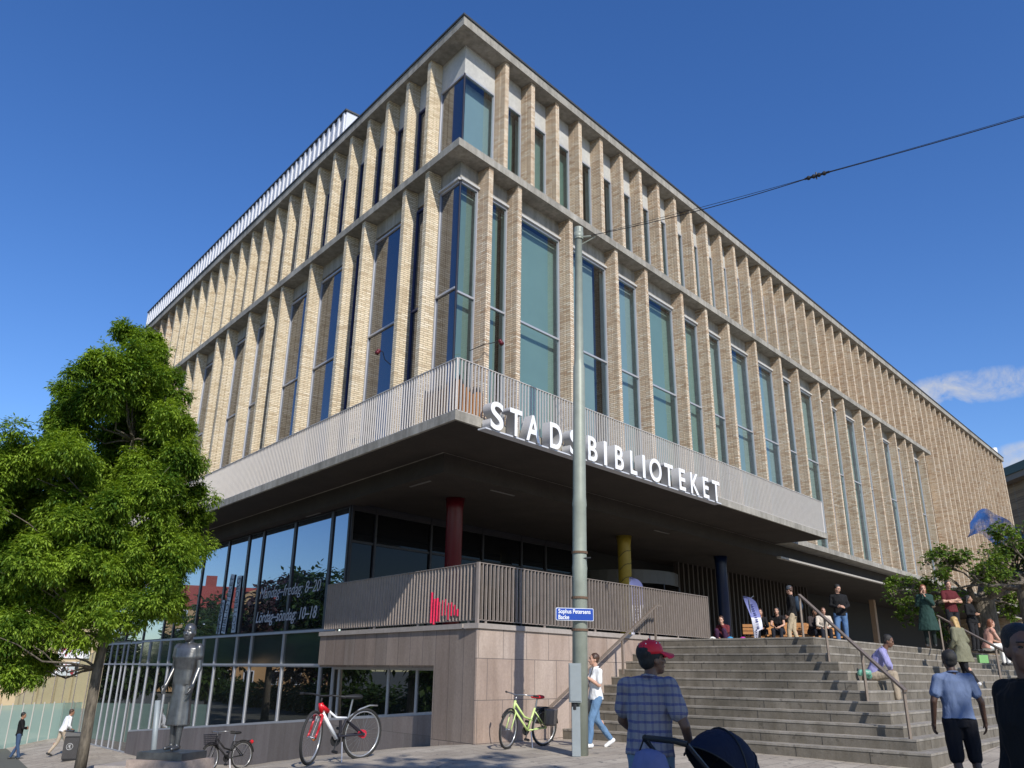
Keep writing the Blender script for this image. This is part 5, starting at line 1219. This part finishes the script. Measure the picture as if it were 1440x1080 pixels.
# 2 --- pram
def pram():
    c = footpos(1012, 5.95); c.z += .06; zr = c.z; fwd = V((math.sin(R_(58)), math.cos(R_(58)), 0))
    t = thing('pram', 'dark navy pram with a large hood and a lavender bag hung on its handle', 'pram', c, -R_(58))
    W = wmat(t); L = lambda x, y, z: W @ V((x, y, z))
    navy = cloth('navy_pram_fabric', (.012, .016, .035), .8); 
    h = MB(); n = 12; rings = []
    for i in range(n + 1):
        a = R_(-12 + 148 * i / n); rings.append([L(.235 * Q * math.cos(b) * 1.0, (-.02 + (.36 * math.cos(a) - .05) * max(0.02, math.sin(b))) * Q - .02, (.66 + .40 * math.sin(a) * (max(.02, math.sin(b)) ** .7)) * Q) for b in [math.pi * q / 14 for q in range(15)]])
    m = len(rings[0]); h.add([p for r in rings for p in r], [(i * m + k, i * m + k + 1, (i + 1) * m + k + 1, (i + 1) * m + k) for i in range(n) for k in range(m - 1)])
    h.build('hood', navy, t, True)
    for i in (0, 4, 8, n): sm_ = MB(); sm_.tube([p + (p - L(0, -.05, .62 * Q)) * .012 for p in rings[i]], .006, 5); sm_.build('hood_seam', M['black'], t, True)
    s = MB(); rings = []
    for y, w_, z0, z1 in ((-.36, .16, .5, .62), (-.25, .22, .40, .66), (.1, .23, .36, .64), (.4, .2, .40, .58), (.5, .13, .46, .56)):
        rings.append([L(w_ * Q * math.cos(a), y * Q, ((z0 + z1) / 2 + (z1 - z0) / 2 * math.sin(a)) * Q) for a in [2 * math.pi * q / 14 for q in range(14)]])
    s.loft(rings); s.build('carrycot', navy, t, True)
    f = MB()
    for x in (-.22, .22):
        f.tube([L(x * Q, -.62 * Q, .98 * Q), L(x * Q, -.40 * Q, .78 * Q), L(x * Q, .36 * Q, .18 * Q)], .014, 7); f.tube([L(x * Q, -.38 * Q, .18 * Q), L(x * Q, .2 * Q, .6 * Q)], .012, 6)
    f.build('chassis', M['darkalu'], t)
    g = MB(); g.tube([L(-.22 * Q, -.62 * Q, .98 * Q), L(-.16 * Q, -.68 * Q, 1.0 * Q), L(.16 * Q, -.68 * Q, 1.0 * Q), L(.22 * Q, -.62 * Q, .98 * Q)], .018, 8); g.build('handle', M['black'], t, True)
    for x in (-.24, .24):
        for y, r in ((-.4, .15), (.42, .11)):
            w_ = MB(); w_.ring(L(x * Q, y * Q, r * Q), W.to_3x3() @ V((1, 0, 0)), (r - .02) * Q, .02 * Q, 22, 7); w_.tube([L((x - .02) * Q, y * Q, r * Q), L((x + .02) * Q, y * Q, r * Q)], .03, 8); w_.build('wheel', M['tyre'], t, True)
    b = MB(); rings = []
    for z_, a_, e in ((.93, .05, .03), (.9, .14, .07), (.78, .19, .10), (.62, .19, .11), (.53, .14, .08), (.51, .06, .03)):
        rings.append([L((-.08 + a_ * math.cos(q)) * Q, (-.70 + e * math.sin(q)) * Q, z_ * Q) for q in [2 * math.pi * k / 14 for k in range(14)]])
    b.loft(rings); b = b.build('hanging_bag', cloth('lavender_bag', (.16, .18, .34)), None, True, origin=L(-.08 * Q, -.7 * Q, .5 * Q)); tag(b, 'lavender blue bag hanging from the pram handle', 'bag')
    q = MB(); q.tube([L(-.2 * Q, -.7 * Q, .9 * Q), L(-.14 * Q, -.69 * Q, 1.02 * Q), L(.0, -.7 * Q, .9 * Q)], .006, 5); q.build('strap', M['black'], b)
pram()
# 3 --- man in blue polo
person('man in a plain blue polo and dark knee shorts standing before the steps', footpos(1331, 10.7), 8, 1.80, False, 'dark', 'black', 0, cloth('blue_polo_cotton', (.12, .16, .265)), cloth('black_shorts', (.010, .010, .014)), 'dark',
    dict(elR=(.285, -.02, 1.15), wrR=(.325, .07, .91), elL=(-.28, -.03, 1.15), wrL=(-.285, .06, .90), knR=(.13, .03, .49), anR=(.12, -.03, .085), knL=(-.10, .0, .49), anL=(-.09, -.03, .085)), 4, 6, .62, .98, vox=.009, shirt_lo=.0, loose=.02, tinfl=.022, hs=1.06)
# 4 --- man in black at the right edge
person('man in a long black jacket with dark swept hair at the right edge', footpos(1441, 4.46), -104, 1.80, False, 'shade', 'black', 0, cloth('black_top', (.012, .012, .013)), cloth('black_trousers', (.012, .012, .014)), 'dark',
    dict(), -62, -4, 2.0, 1.95, coat=(cloth('black_jacket', (.010, .010, .011)), .26, .03), vox=.009)
# 5 --- woman walking by the pole
wn = footpos(836, 14.0)
w5 = person('young woman in a white tee and blue jeans striding left behind the pole', wn, -112, 1.66, True, 'fair', 'brown', 0, cloth('white_tee', (.74, .74, .73)), cloth('blue_jeans', (.12, .21, .34)), 'white',
    dict(knR=(.09, -.06, .50), anR=(.09, -.38, .14), knL=(-.09, .16, .50), anL=(-.09, .20, .085), toeR=(.1, 1, -.55), elR=(.20, -.08, 1.15), wrR=(.10, .17, 1.13), hdR=(-.4, .9, .1), elL=(-.2, .02, 1.15), wrL=(-.06, .22, 1.30), hdL=(.4, .5, .8)), 10, 0, .75, 1.93, vox=.011)
bg_ = MB(); c = wn + V((-.17, -.16, .62)); bg_.ell(c, (.075, .05, .13)); bg = bg_.build('shoulder_bag', M['black'], None, True, origin=c); tag(bg, 'black shoulder bag carried by the woman in the white tee', 'bag')
s = MB(); s.tube([c + V((0, 0, .1)), c + V((.06, .06, .35)), c + V((.13, .10, .58)), c + V((.17, .18, .60))], .008, 5); s.build('strap', M['black'], bg)
# 6 --- seated man on the steps
def stepz(k): return RIS * (k + 1)
def onstair(px, py, kmin=0):
    best = None
    for k in range(NST):
        z = stepz(k); v = pdir(px, py)
        if abs(v.z) < 1e-6: continue
        s = (z - 1.1) / v.z
        if s <= 0: continue
        p = V((0, 0, 1.1)) + v * s; a_, n_ = (p - K).dot(A), (p - K).dot(NR)
        if a_ >= step_a(k) - .05 and n_ <= step_n(k) + .05 and (k == NST - 1 or a_ < step_a(k + 1) + .05 or n_ > step_n(k + 1) - .05): best = (p, k) if best is None or s < best[2] else best; best = (best[0], best[1], s if len(best) < 3 else best[2])
    return best
sk_ = 6; sp6 = fR(5.1, step_n(sk_ + 0) - .12, stepz(sk_)); 
def seated(label, seat, az, drop, h=1.7, lean=.18, knee=.46, **kw):
    """seat = point on the seat, drop = height from seat to the floor under the feet (metres)"""
    kz = Q * h / 1.78; dr = drop / kz; base = V((seat.x, seat.y, seat.z - drop))
    pz = dr + .10
    P_ = dict(pelvis=(0, 0, pz), chest=(0, lean * .75, pz + .31), neck=(0, lean * 1.25, pz + .50), head=(0, lean * 1.5 + .04, pz + .65))
    wS = .165 if kw.get('fem') else .19
    for s, g in (('R', 1), ('L', -1)):
        P_['sh' + s] = (g * wS, lean * 1.1, pz + .45); P_['hip' + s] = (g * .09, .02, pz - .02)
        P_['kn' + s] = (g * .13, knee, max(.46, pz + .02) if dr < .3 else pz + .03); P_['an' + s] = (g * .12, knee + .02 if dr >= .3 else knee * .75, .085)
        P_['el' + s] = (g * (wS + .05), lean + .12, pz + .20); P_['wr' + s] = (g * .08, knee - .05, pz + .13)
    P_.update(kw.pop('pose', {}))
    return person(label, base, az, h, pose=P_, **kw)
seated('man in a lavender shirt and khaki trousers sitting on the steps by the handrail', sp6, 118, .36, 1.78, .24, .42, skin='brown', hair='black', top=cloth('lavender_shirt', (.27, .26, .46)), bottom=cloth('khaki_trousers', (.33, .27, .20)), shoes='grey', nod=-22, vox=.011)
g = MB(); c = sp6 + V((-.22, -.30, .0)); rnd = random.Random(2)
for i in range(5): g.ell(c + V((rnd.uniform(-.08, .08), rnd.uniform(-.05, .05), .07 + rnd.uniform(0, .08))), (.06, .05, .055), None, 10, 7)
go = remesh(g, 'carrier_bag', plain('green_white_plastic', (.12, .30, .22), .4, 0, .8, 16), None, .012, 1, fold=.022); go.location = (0, 0, 0); tag(go, 'crumpled green and white carrier bag on the step beside the seated man', 'bag')
TOPN = step_n(NST - 1)
def terr(px, d): return footpos(px, d, 1.8)
blk = cloth('black_knit', (.012, .012, .013)); 
b7 = person('man in a grey beanie and black top with a backpack standing at the step top', terr(1118, 22.8), -62, 1.78, False, 'fair', 'brown', 0, blk, cloth('sand_chinos', (.42, .34, .23)), 'dark',
    dict(elR=(.22, .0, 1.16), wrR=(.17, .16, .95), elL=(-.23, -.05, 1.16), wrL=(-.20, .1, .92), anR=(.12, -.1, .085), anL=(-.12, .12, .085), knL=(-.12, .12, .49)), 12, -18, 2, vox=.014, headgear=('beanie', cloth('slate_beanie', (.06, .07, .085))))
c = terr(1118, 22.8) + V((.17, .05, 1.08)); m = MB(); m.ell(c, (.11, .13, .2)); m.ell(c + V((.06, 0, -.06)), (.08, .1, .12)); o = remesh(m, 'backpack', cloth('navy_backpack', (.03, .05, .08)), None, .02, 2); tag(o, 'navy backpack worn by the man in the grey beanie', 'backpack')
person('man in a black sweater and jeans looking at his phone at the step top', terr(1186, 23.0), -165, 1.82, False, 'fair', 'black', 0, blk, cloth('mid_blue_jeans', (.08, .15, .28)), 'dark',
    dict(elR=(.24, .02, 1.16), wrR=(.08, .27, 1.10), hdR=(-.4, .8, .2), elL=(-.24, .02, 1.16), wrL=(-.10, .27, 1.08), hdL=(.4, .8, .2), anR=(.14, .1, .085), knR=(.13, .12, .49)), -40, -22, 2, vox=.014)
person('red haired woman in a long dark green coat holding food to her mouth', footpos(1309, 22.4, 1.8), -150, 1.68, True, 'fair', 'auburn', .06, cloth('dark_green_top', (.02, .04, .035)), cloth('dark_skirt_cloth', (.02, .028, .026)), 'dark',
    dict(elR=(.22, .06, 1.18), wrR=(.07, .18, 1.47), hdR=(-.3, .1, .95), elL=(-.2, .08, 1.2), wrL=(-.04, .22, 1.38), hdL=(.3, .2, .9)), -15, -6, 2, coat=(cloth('bottle_green_coat', (.022, .05, .042)), .50, .12), vox=.014)
person('man in a maroon tee with folded arms standing at the step top', footpos(1345, 24.2, 1.92), 172, 1.84, False, 'fair', 'black', 0, cloth('maroon_tee', (.10, .018, .022)), cloth('dark_trousers', (.02, .02, .024)), 'dark',
    dict(elR=(.27, .10, 1.16), wrR=(-.02, .22, 1.20), hdR=(-1, .0, .1), elL=(-.27, .10, 1.16), wrL=(.04, .19, 1.15), hdL=(1, 0, .0)), 10, -4, .7, vox=.014)
pk = 5; po_ = at(1360, 950, 20.6); po_.z = .92
person('blond woman in a belted olive coat and white trainers striding up the steps', po_, -28, 1.72, True, 'fair', 'blond', .16, cloth('olive_top', (.10, .10, .06)), cloth('black_leggings', (.015, .015, .018)), 'white',
    dict(chest=(0, .06, 1.27), neck=(0, .09, 1.47), head=(0, .13, 1.62), shR=(.165, .07, 1.41), shL=(-.165, .07, 1.41), knR=(.10, .16, .62), anR=(.10, .1, .24), knL=(-.09, -.06, .50), anL=(-.1, -.32, .12), toeL=(0, 1, -.4), elR=(.23, .0, 1.15), wrR=(.22, .16, .95), elL=(-.23, .03, 1.15), wrL=(-.22, .18, .96)), 0, -8, 2, coat=(cloth('olive_parka', (.17, .165, .11)), .33, .13), vox=.013, face=False)
person('curly dark haired woman in a black jacket behind the olive coat', footpos(1371, 24.4, 1.75), 150, 1.62, True, 'tan', 'black', .08, blk, cloth('charcoal_skirt', (.02, .02, .022)), 'dark', dict(wrR=(.1, .2, 1.12), elR=(.22, .03, 1.15), hdR=(-.4, .8, .2)), -30, 0, 2, vox=.015)
sp_k = TOPN - .25
sA = at(1388, 905, 22.2); sA.z = 1.72
seated('bare shouldered woman in white trousers sitting at the step top under the tree', sA, 92, .33, 1.62, .12, .44, fem=True, skin='fair', hair='auburn', hairlen=.02, top=cloth('blush_top', (.50, .27, .2)), bottom=cloth('white_trousers', (.74, .73, .70)), shoes='dark', sleeve=.12, vox=.014, look=-10)
g = MB(); c = sA + V((-.3, -.25, -.28)); g.box(lambda x, y, z: c + V((x, y, z)), (-.1, .1), (-.05, .05), (0, .17)); o = g.build('paper_bag', plain('bright_green_paper', (.16, .36, .12), .6), None, origin=c); tag(o, 'small bright green paper bag standing on the steps', 'bag')
sA = at(1021, 900, 21.8); sA.z = 1.8
seated('person in a maroon sweater and pale scarf sitting on the terrace edge', sA, -140, .02, 1.66, .14, .36, fem=True, skin='fair', hair='brown', top=cloth('maroon_sweater', (.13, .025, .03)), bottom=cloth('dark_plum_trousers', (.05, .02, .05)), vox=.015, look=-20, nod=-14, pose=dict(wrL=(-.02, .24, .60), elL=(-.2, .25, .42), hdL=(.2, -.1, .9)))
for dx, dy, col, lab in ((-.35, -.25, (.7, .7, .68), 'white carrier bag on the terrace edge left of the maroon sweater'), (.03, -.42, (.03, .22, .42), 'bright blue bag on the terrace edge before the maroon sweater'), (.30, -.38, (.42, .03, .28), 'magenta bag on the terrace edge right of the blue bag')):
    g = MB(); c = sA + V((dx, dy, .0))
    for i in range(3): g.ell(c + V((random.uniform(-.05, .05), random.uniform(-.03, .03), .07 + .03 * i)), (.09, .07, .075), None, 10, 7)
    o = remesh(g, 'bag', plain('bag_' + lab.split()[0] + '_' + lab.split()[1], col, .6, 0, .2), None, .02, 1); tag(o, lab, 'bag')
# timber benches and the people sitting on them
def bench(px, d, az, label):
    c = terr(px, d); t = thing('timber_bench', label, 'bench', c, -R_(az), 'timber benches on the terrace'); W = wmat(t); L = lambda x, y, z: W @ V((x, y, z))
    s = MB(); 
    for i in range(4): s.box(L, (-.65, .65), (-.2 + i * .105, -.11 + i * .105), (.34, .38))
    s.build('seat', M['timber'], t); s = MB()
    for i in range(3): s.box(L, (-.65, .65), (.215, .24), (.45 + i * .1, .53 + i * .1))
    s.build('backrest', M['timber'], t)
    for x in (-.55, .5): MB().box(L, (x, x + .05), (-.18, .2), (0, .338)).build('leg', M['timber'], t)
bench(1080, 25.6, 5, 'orange timber bench behind the right feather flag'); bench(1108, 24.8, 0, 'orange timber bench behind the man in the beanie'); bench(1150, 25.4, -8, 'orange timber bench left of the man in the black sweater')
for px, d, az, sk, hr, tc_, lab, fem in ((1071, 24.9, -170, 'fair', 'brown', (.015, .014, .016), 'dark dressed person seated just behind the right feather flag', True), (1098, 24.4, -150, 'fair', 'black', (.014, .013, .014), 'dark haired woman in a black vest seated left of the man in the beanie', True), (1144, 24.8, 170, 'tan', 'black', (.05, .04, .04), 'dark haired person seated just left of the handrail top', True), (1160, 24.6, -170, 'fair', 'brown', (.55, .48, .40), 'man in a cream shirt seated right of the handrail top', False)):
    s0 = terr(px, d); s0.z = 1.8 + .38
    seated(lab, s0, az, .38, 1.68, .14, .44, fem=fem, skin=sk, hair=hr, hairlen=.1 if fem else 0, top=cloth('top_of_' + lab.split()[-1] + str(px), tc_), bottom=cloth('dark_jeans_' + str(px), (.02, .022, .03)), sleeve=.3 if px == 1098 else 2.0, vox=.017, look=random.uniform(-25, 25))
# far left pedestrians
person('person in a black jacket and blue jeans standing far left with folded arms', onground(20, 1068), 60, 1.75, False, 'tan', 'black', 0, blk, cloth('denim_blue', (.05, .085, .16)), 'dark', dict(elR=(.24, .08, 1.16), wrR=(.05, .22, 1.18), hdR=(-1, .2, 0), elL=(-.24, .08, 1.16), wrL=(-.05, .22, 1.14), hdL=(1, .2, 0), anL=(-.12, -.16, .085), anR=(.1, .14, .085)), 20, -10, 2, vox=.016)
person('man in a white shirt and beige trousers walking away by the litter bin', onground(82, 1063), 42, 1.76, False, 'tan', 'brown', 0, cloth('white_shirt', (.74, .74, .76)), cloth('beige_trousers', (.40, .33, .25)), 'dark', dict(chest=(0, .10, 1.26), neck=(0, .16, 1.45), head=(0, .22, 1.60), shR=(.19, .13, 1.40), shL=(-.19, .13, 1.40), elR=(.25, .1, 1.12), wrR=(.2, .26, .98), elL=(-.25, .08, 1.12), wrL=(-.2, .24, .98), knR=(.1, .16, .50), anR=(.1, .28, .085), knL=(-.1, -.1, .5), anL=(-.1, -.36, .13), toeL=(0, 1, -.4)), 10, -16, 1.6, vox=.016)
# ------------------------------------------------------------------ statue
M['bronze'], nt, b = newmat('dark_bronze_patina'); v = coords(nt, kind='obj'); f = noise(nt, v, 4, 6, .7)
nt.links.new(ramp(nt, f, [(.3, (.085, .085, .085)), (.7, (.20, .20, .195))]), b.inputs['Base Color']); b.inputs['Metallic'].default_value = .75; b.inputs['Roughness'].default_value = .36; bump(nt, b, noise(nt, v, 30, 4), .15, .01)
SD = 11.0
spz = at(245, 1056, SD); stt, J, P, Rh = person('dark bronze statue of a woman in a long plain dress standing on a stone pedestal', spz, 196, 1.66, False, hs=1.18, pose=dict(elR=(.215, -.02, 1.13), wrR=(.225, .10, .90), elL=(-.215, -.02, 1.13), wrL=(-.225, .10, .90), anR=(.07, -.02, .085), anL=(-.08, .06, .085), knR=(.08, 0, .49), knL=(-.08, .05, .49)), allmat=M['bronze'], name='statue', vox=.010, look=-14)
d = MB(); torso(d, J, .012, False, -.05)
for s in ('R', 'L'): arm(d, J, s, .42, .02)
rings = []
for i in range(9):
    q = i / 8; z = 1.04 - .70 * q; w_ = .118 + .036 * q ** .7 + .03 * q
    rings.append([V(((w_ + .008 * q * math.sin(a * 9)) * math.cos(a), .015 + (w_ * .78 + .010 * q * math.sin(a * 7)) * math.sin(a), z)) for a in [2 * math.pi * k / 36 for k in range(36)]])
d.loft(rings); remesh(d, 'dress', M['bronze'], stt, .010, 2)
hr = MB(); hr.ell(P(0, -.02, .04), (.083, .098, .085), Rh, 16, 10); hr.ell(P(0, -.085, -.02), (.05, .04, .045), Rh, 10, 8); remesh(hr, 'hair', M['bronze'], stt, .012, 2)
e = MB()
for s in (-1, 1): e.ell(P(.031 * s, .078, .012), (.014, .008, .007), Rh, 10, 6)
child(e, 'eyes', M['bronze'], stt)
fx = V((math.cos(-R_(196)), math.sin(-R_(196)), 0)); fy = V((-fx.y, fx.x, 0)); base = spz.copy()
def fP(x, y, z): return base + fx * x + fy * y + Z * z
pb_ = MB(); pb_.box(fP, (-.30, .30), (-.20, .26), (-.075, .0)); pb_.build('plinth_plate', M['bronze'], stt)
pd = MB(); pd.box(fP, (-.36, .36), (-.28, .34), (-.9, -.078)); po = pd.build('statue_pedestal', M['stone'] if False else plain('pinkish_granite', (.36, .28, .23), .8, 0, .25, 25), None, origin=fP(0, 0, -.9)); tag(po, 'pinkish granite pedestal block under the bronze statue', 'pedestal')
# ------------------------------------------------------------------ far left: glass screen, fence, hall with posters, post, kerb
gs = thing('glass_screen', 'tall glass screen with white posts continuing from the end of the street glazing', 'screen', fL(24.4, GN, -1.7))
def clearglass(name, tint, t=.75):
    m, nt, b = newmat(name); tr = N(nt, 'ShaderNodeBsdfTransparent'); tr.inputs['Color'].default_value = (*tint, 1); gl = N(nt, 'ShaderNodeBsdfGlossy', Roughness=.02); mx = N(nt, 'ShaderNodeMixShader'); nt.links.new(schlick(nt, .08), mx.inputs[0]); nt.links.new(tr.outputs[0], mx.inputs[1]); nt.links.new(gl.outputs[0], mx.inputs[2]); nt.links.new(mx.outputs[0], nt.nodes['Material Output'].inputs[0]); return m
cg = clearglass('clear_screen_glass', (.82, .9, .88)); M['teal_glass'] = None
m_, nt, b = newmat('teal_fence_panel'); b.inputs['Base Color'].default_value = (.34, .50, .45, 1); b.inputs['Roughness'].default_value = .3; tr = N(nt, 'ShaderNodeBsdfTransparent'); mx = N(nt, 'ShaderNodeMixShader', Fac=.75); nt.links.new(tr.outputs[0], mx.inputs[1]); nt.links.new(b.outputs[0], mx.inputs[2]); nt.links.new(mx.outputs[0], nt.nodes['Material Output'].inputs[0]); M['teal_glass'] = m_
sc_pts = [fL(24.0 + i * 1.45, GN + i * .10, 0) for i in range(9)]
for i, (p0, p1) in enumerate(zip(sc_pts, sc_pts[1:])):
    z0 = -1.75; zt = 1.9 - .28 * i
    m = MB(); m.tube([p0 + Z * z0, p0 + Z * zt], .02, 5); m.tube([p0 + Z * zt, p1 + Z * (zt - .28)], .014, 4); o = m.build('post', M['slat2'], gs)
    MB().quad(p0 + Z * z0, p1 + Z * z0, p1 + Z * (zt - .28), p0 + Z * zt).build('pane', cg, o, fix=False)
hl = thing('beige_hall', 'plain beige rendered hall across the path with posters on its wall', 'building', at(60, 980, 67))
hp0, hp1 = at(-22, 980, 66), at(152, 980, 70); hp0.z = hp1.z = 0; hu = (hp1 - hp0).normalized(); hn = V((hu.y, -hu.x, 0)); hL = (hp1 - hp0).length
def fB(u, n, z): return hp0 + hu * u + hn * n + Z * z
M['beige'] = plain('beige_render', (.55, .44, .27), .9, 0, .1, .8)
MB().box(fB, (0, hL), (-8, 0), (-2, 8)).build('wall', M['beige'], hl); MB().box(fB, (-.2, hL + .2), (-8.2, .25), (8, 8.3)).build('roof', M['roof'], hl)
for i in range(7):
    u = hL - .6 - i * 1.15; MB().box(fB, (u, u + .06), (0, .07), (-2, 8)).build('pilaster', plain('tan_pilaster', (.42, .33, .2), .9), hl)
def poster(px0, px1, py0, py1, label, cols, seed):
    def hit(px, py):
        v = pdir(px, py); s = (hp0 - V((0, 0, 1.1))).dot(hn) / v.dot(hn); p = V((0, 0, 1.1)) + v * s; return (p - hp0).dot(hu), p.z
    (u0, z1), (u1, z0) = hit(px0, py0), hit(px1, py1)
    o = MB().box(fB, (u0, u1), (.08, .11), (z0, z1)).build('poster', M['white'], None, origin=fB(u0, .1, z0)); tag(o, label, 'poster', 'posters on the beige hall')
    rnd = random.Random(seed)
    for i in range(14):
        m = MB(); cu, cz = rnd.uniform(u0 + .1, u1 - .1), rnd.uniform(z0 + .15, z1 - .15); r = rnd.uniform(.06, .22)
        m.add([fB(cu + r * math.cos(a) * rnd.uniform(.5, 1.3) * .7, .113 + .002 * i, min(max(cz + r * math.sin(a) * rnd.uniform(.6, 1.5), z0 + .02), z1 - .02)) for a in [2 * math.pi * k / 9 for k in range(9)]], [tuple(range(9))]); m.build('printed_figure', rnd.choice(cols), o, fix=False)
pc = [plain('poster_red', (.45, .06, .07), .6), plain('poster_plum', (.22, .05, .16), .6), plain('poster_ink', (.03, .03, .035), .6), plain('poster_pink', (.6, .25, .3), .6)]
poster(84, 124, 900, 926, 'purple and pink picture poster on the beige hall, upper of the two', [pc[1], pc[3], pc[0], plain('poster_lilac', (.35, .3, .5), .6)], 4)
poster(66, 108, 930, 950, 'white poster with red and black figures on the beige hall, lower of the two', [pc[0], pc[2], pc[0]], 9)
tf = thing('teal_glass_fence', 'low teal glass fence with thin upright posts in front of the beige hall', 'fence', at(20, 1010, 40))
f0, f1 = at(-70, 1010, 37), at(112, 1010, 42); 
for i in range(12):
    a0, a1 = f0.lerp(f1, i / 12), f0.lerp(f1, (i + 1) / 12); z0, z1 = -1.9, -.35
    m = MB(); m.tube([V((a0.x, a0.y, z0)), V((a0.x, a0.y, z1 + .06))], .022, 5); o = m.build('post', M['slat'], tf)
    MB().quad(V((a0.x, a0.y, z0)), V((a1.x, a1.y, z0)), V((a1.x, a1.y, z1)), V((a0.x, a0.y, z1))).build('pane', M['teal_glass'], o, fix=False)
bp2 = at(217, 1066, 15.5); b3 = MB(); b3.tube([bp2 - Z * .3, at(222, 985, 15.5)], .045, 12); o = b3.build('steel_post', M['boxgrey'], None, True, origin=bp2 - Z * .3); tag(o, 'pale grey round steel post standing behind the bronze statue', 'post')
kb = MB(); k0 = at(150, 1076, 13); kb.box(lambda x, y, z: V((k0.x + x + y * .2, k0.y + y, k0.z + z)), (0, .75), (-.25, .9), (-.5, .02)); o = kb.build('stone_kerb', M['cap'], None, origin=k0); tag(o, 'low grey granite kerb block between the tree and the statue', 'kerb')
# ------------------------------------------------------------------ right background
rb = thing('brick_block', 'brown brick building with a dark green flat roof behind the library end', 'building', at(1440, 750, 78))
r0, r1 = at(1408, 750, 78), at(1520, 750, 70); r0.z = r1.z = 0; ru = (r1 - r0).normalized(); rn = V((ru.y, -ru.x, 0)); RL = (r1 - r0).length
def fK(u, n, z): return r0 + ru * u + rn * n + Z * z
rz = at(1425, 688, 78).z
MB().box(fK, (0, RL), (-9, 0), (-2, rz)).build('wall', M['brickW'], rb); MB().box(fK, (-.5, RL), (-9, .8), (rz, rz + .45)).build('eaves', plain('brown_eaves', (.16, .13, .10), .7), rb); MB().box(fK, (-.6, RL), (-9, .9), (rz + .45, rz + 1.1)).build('roof', plain('dark_green_copper', (.04, .07, .06), .6, .3), rb)
# blue netting caught in the pollard crown
bl = MB(); rnd = random.Random(6); c0 = at(1400, 752, 27.2); n, m_ = 16, 8; X = V((.87, -.48, 0))
def bz(u, v): return c0 + X * (-.62 + 1.55 * u) + Z * (.02 + .72 * (1 - v) * math.exp(-((u - .25) / .34) ** 2) + .1 * math.sin(u * 9) * v - .35 * v * u) + V((0, .4, 0)) * (v - .5) + V((0, .05 * math.sin(u * 20 + v * 7), .04 * math.sin(u * 13 + v * 5)))
for i in range(n):
    for j in range(m_): bl.quad(bz(i / n, j / m_), bz((i + 1) / n, j / m_), bz((i + 1) / n, (j + 1) / m_), bz(i / n, (j + 1) / m_))
mt_, nt, b = newmat('blue_netting'); b.inputs['Base Color'].default_value = (.02, .16, .55, 1); b.inputs['Roughness'].default_value = .6
tr = N(nt, 'ShaderNodeBsdfTransparent'); mx = N(nt, 'ShaderNodeMixShader'); nt.links.new(ramp(nt, noise(nt, coords(nt), 3.5, 3), [(.35, (.45, .45, .45)), (.6, (.95, .95, .95))]), mx.inputs[0]); nt.links.new(tr.outputs[0], mx.inputs[1]); nt.links.new(b.outputs[0], mx.inputs[2]); nt.links.new(mx.outputs[0], nt.nodes['Material Output'].inputs[0])
o = bl.build('blue_netting', mt_, None, True, origin=c0, fix=False); tag(o, 'crumpled translucent blue netting above the pollarded tree', 'netting')

handrail('brown steel handrail on the far right part of the steps by the olive coat', at(1318, 866, 24.0), at(1416, 918, 20.2), [(.02, 1.6), (.86, .9)], 0)
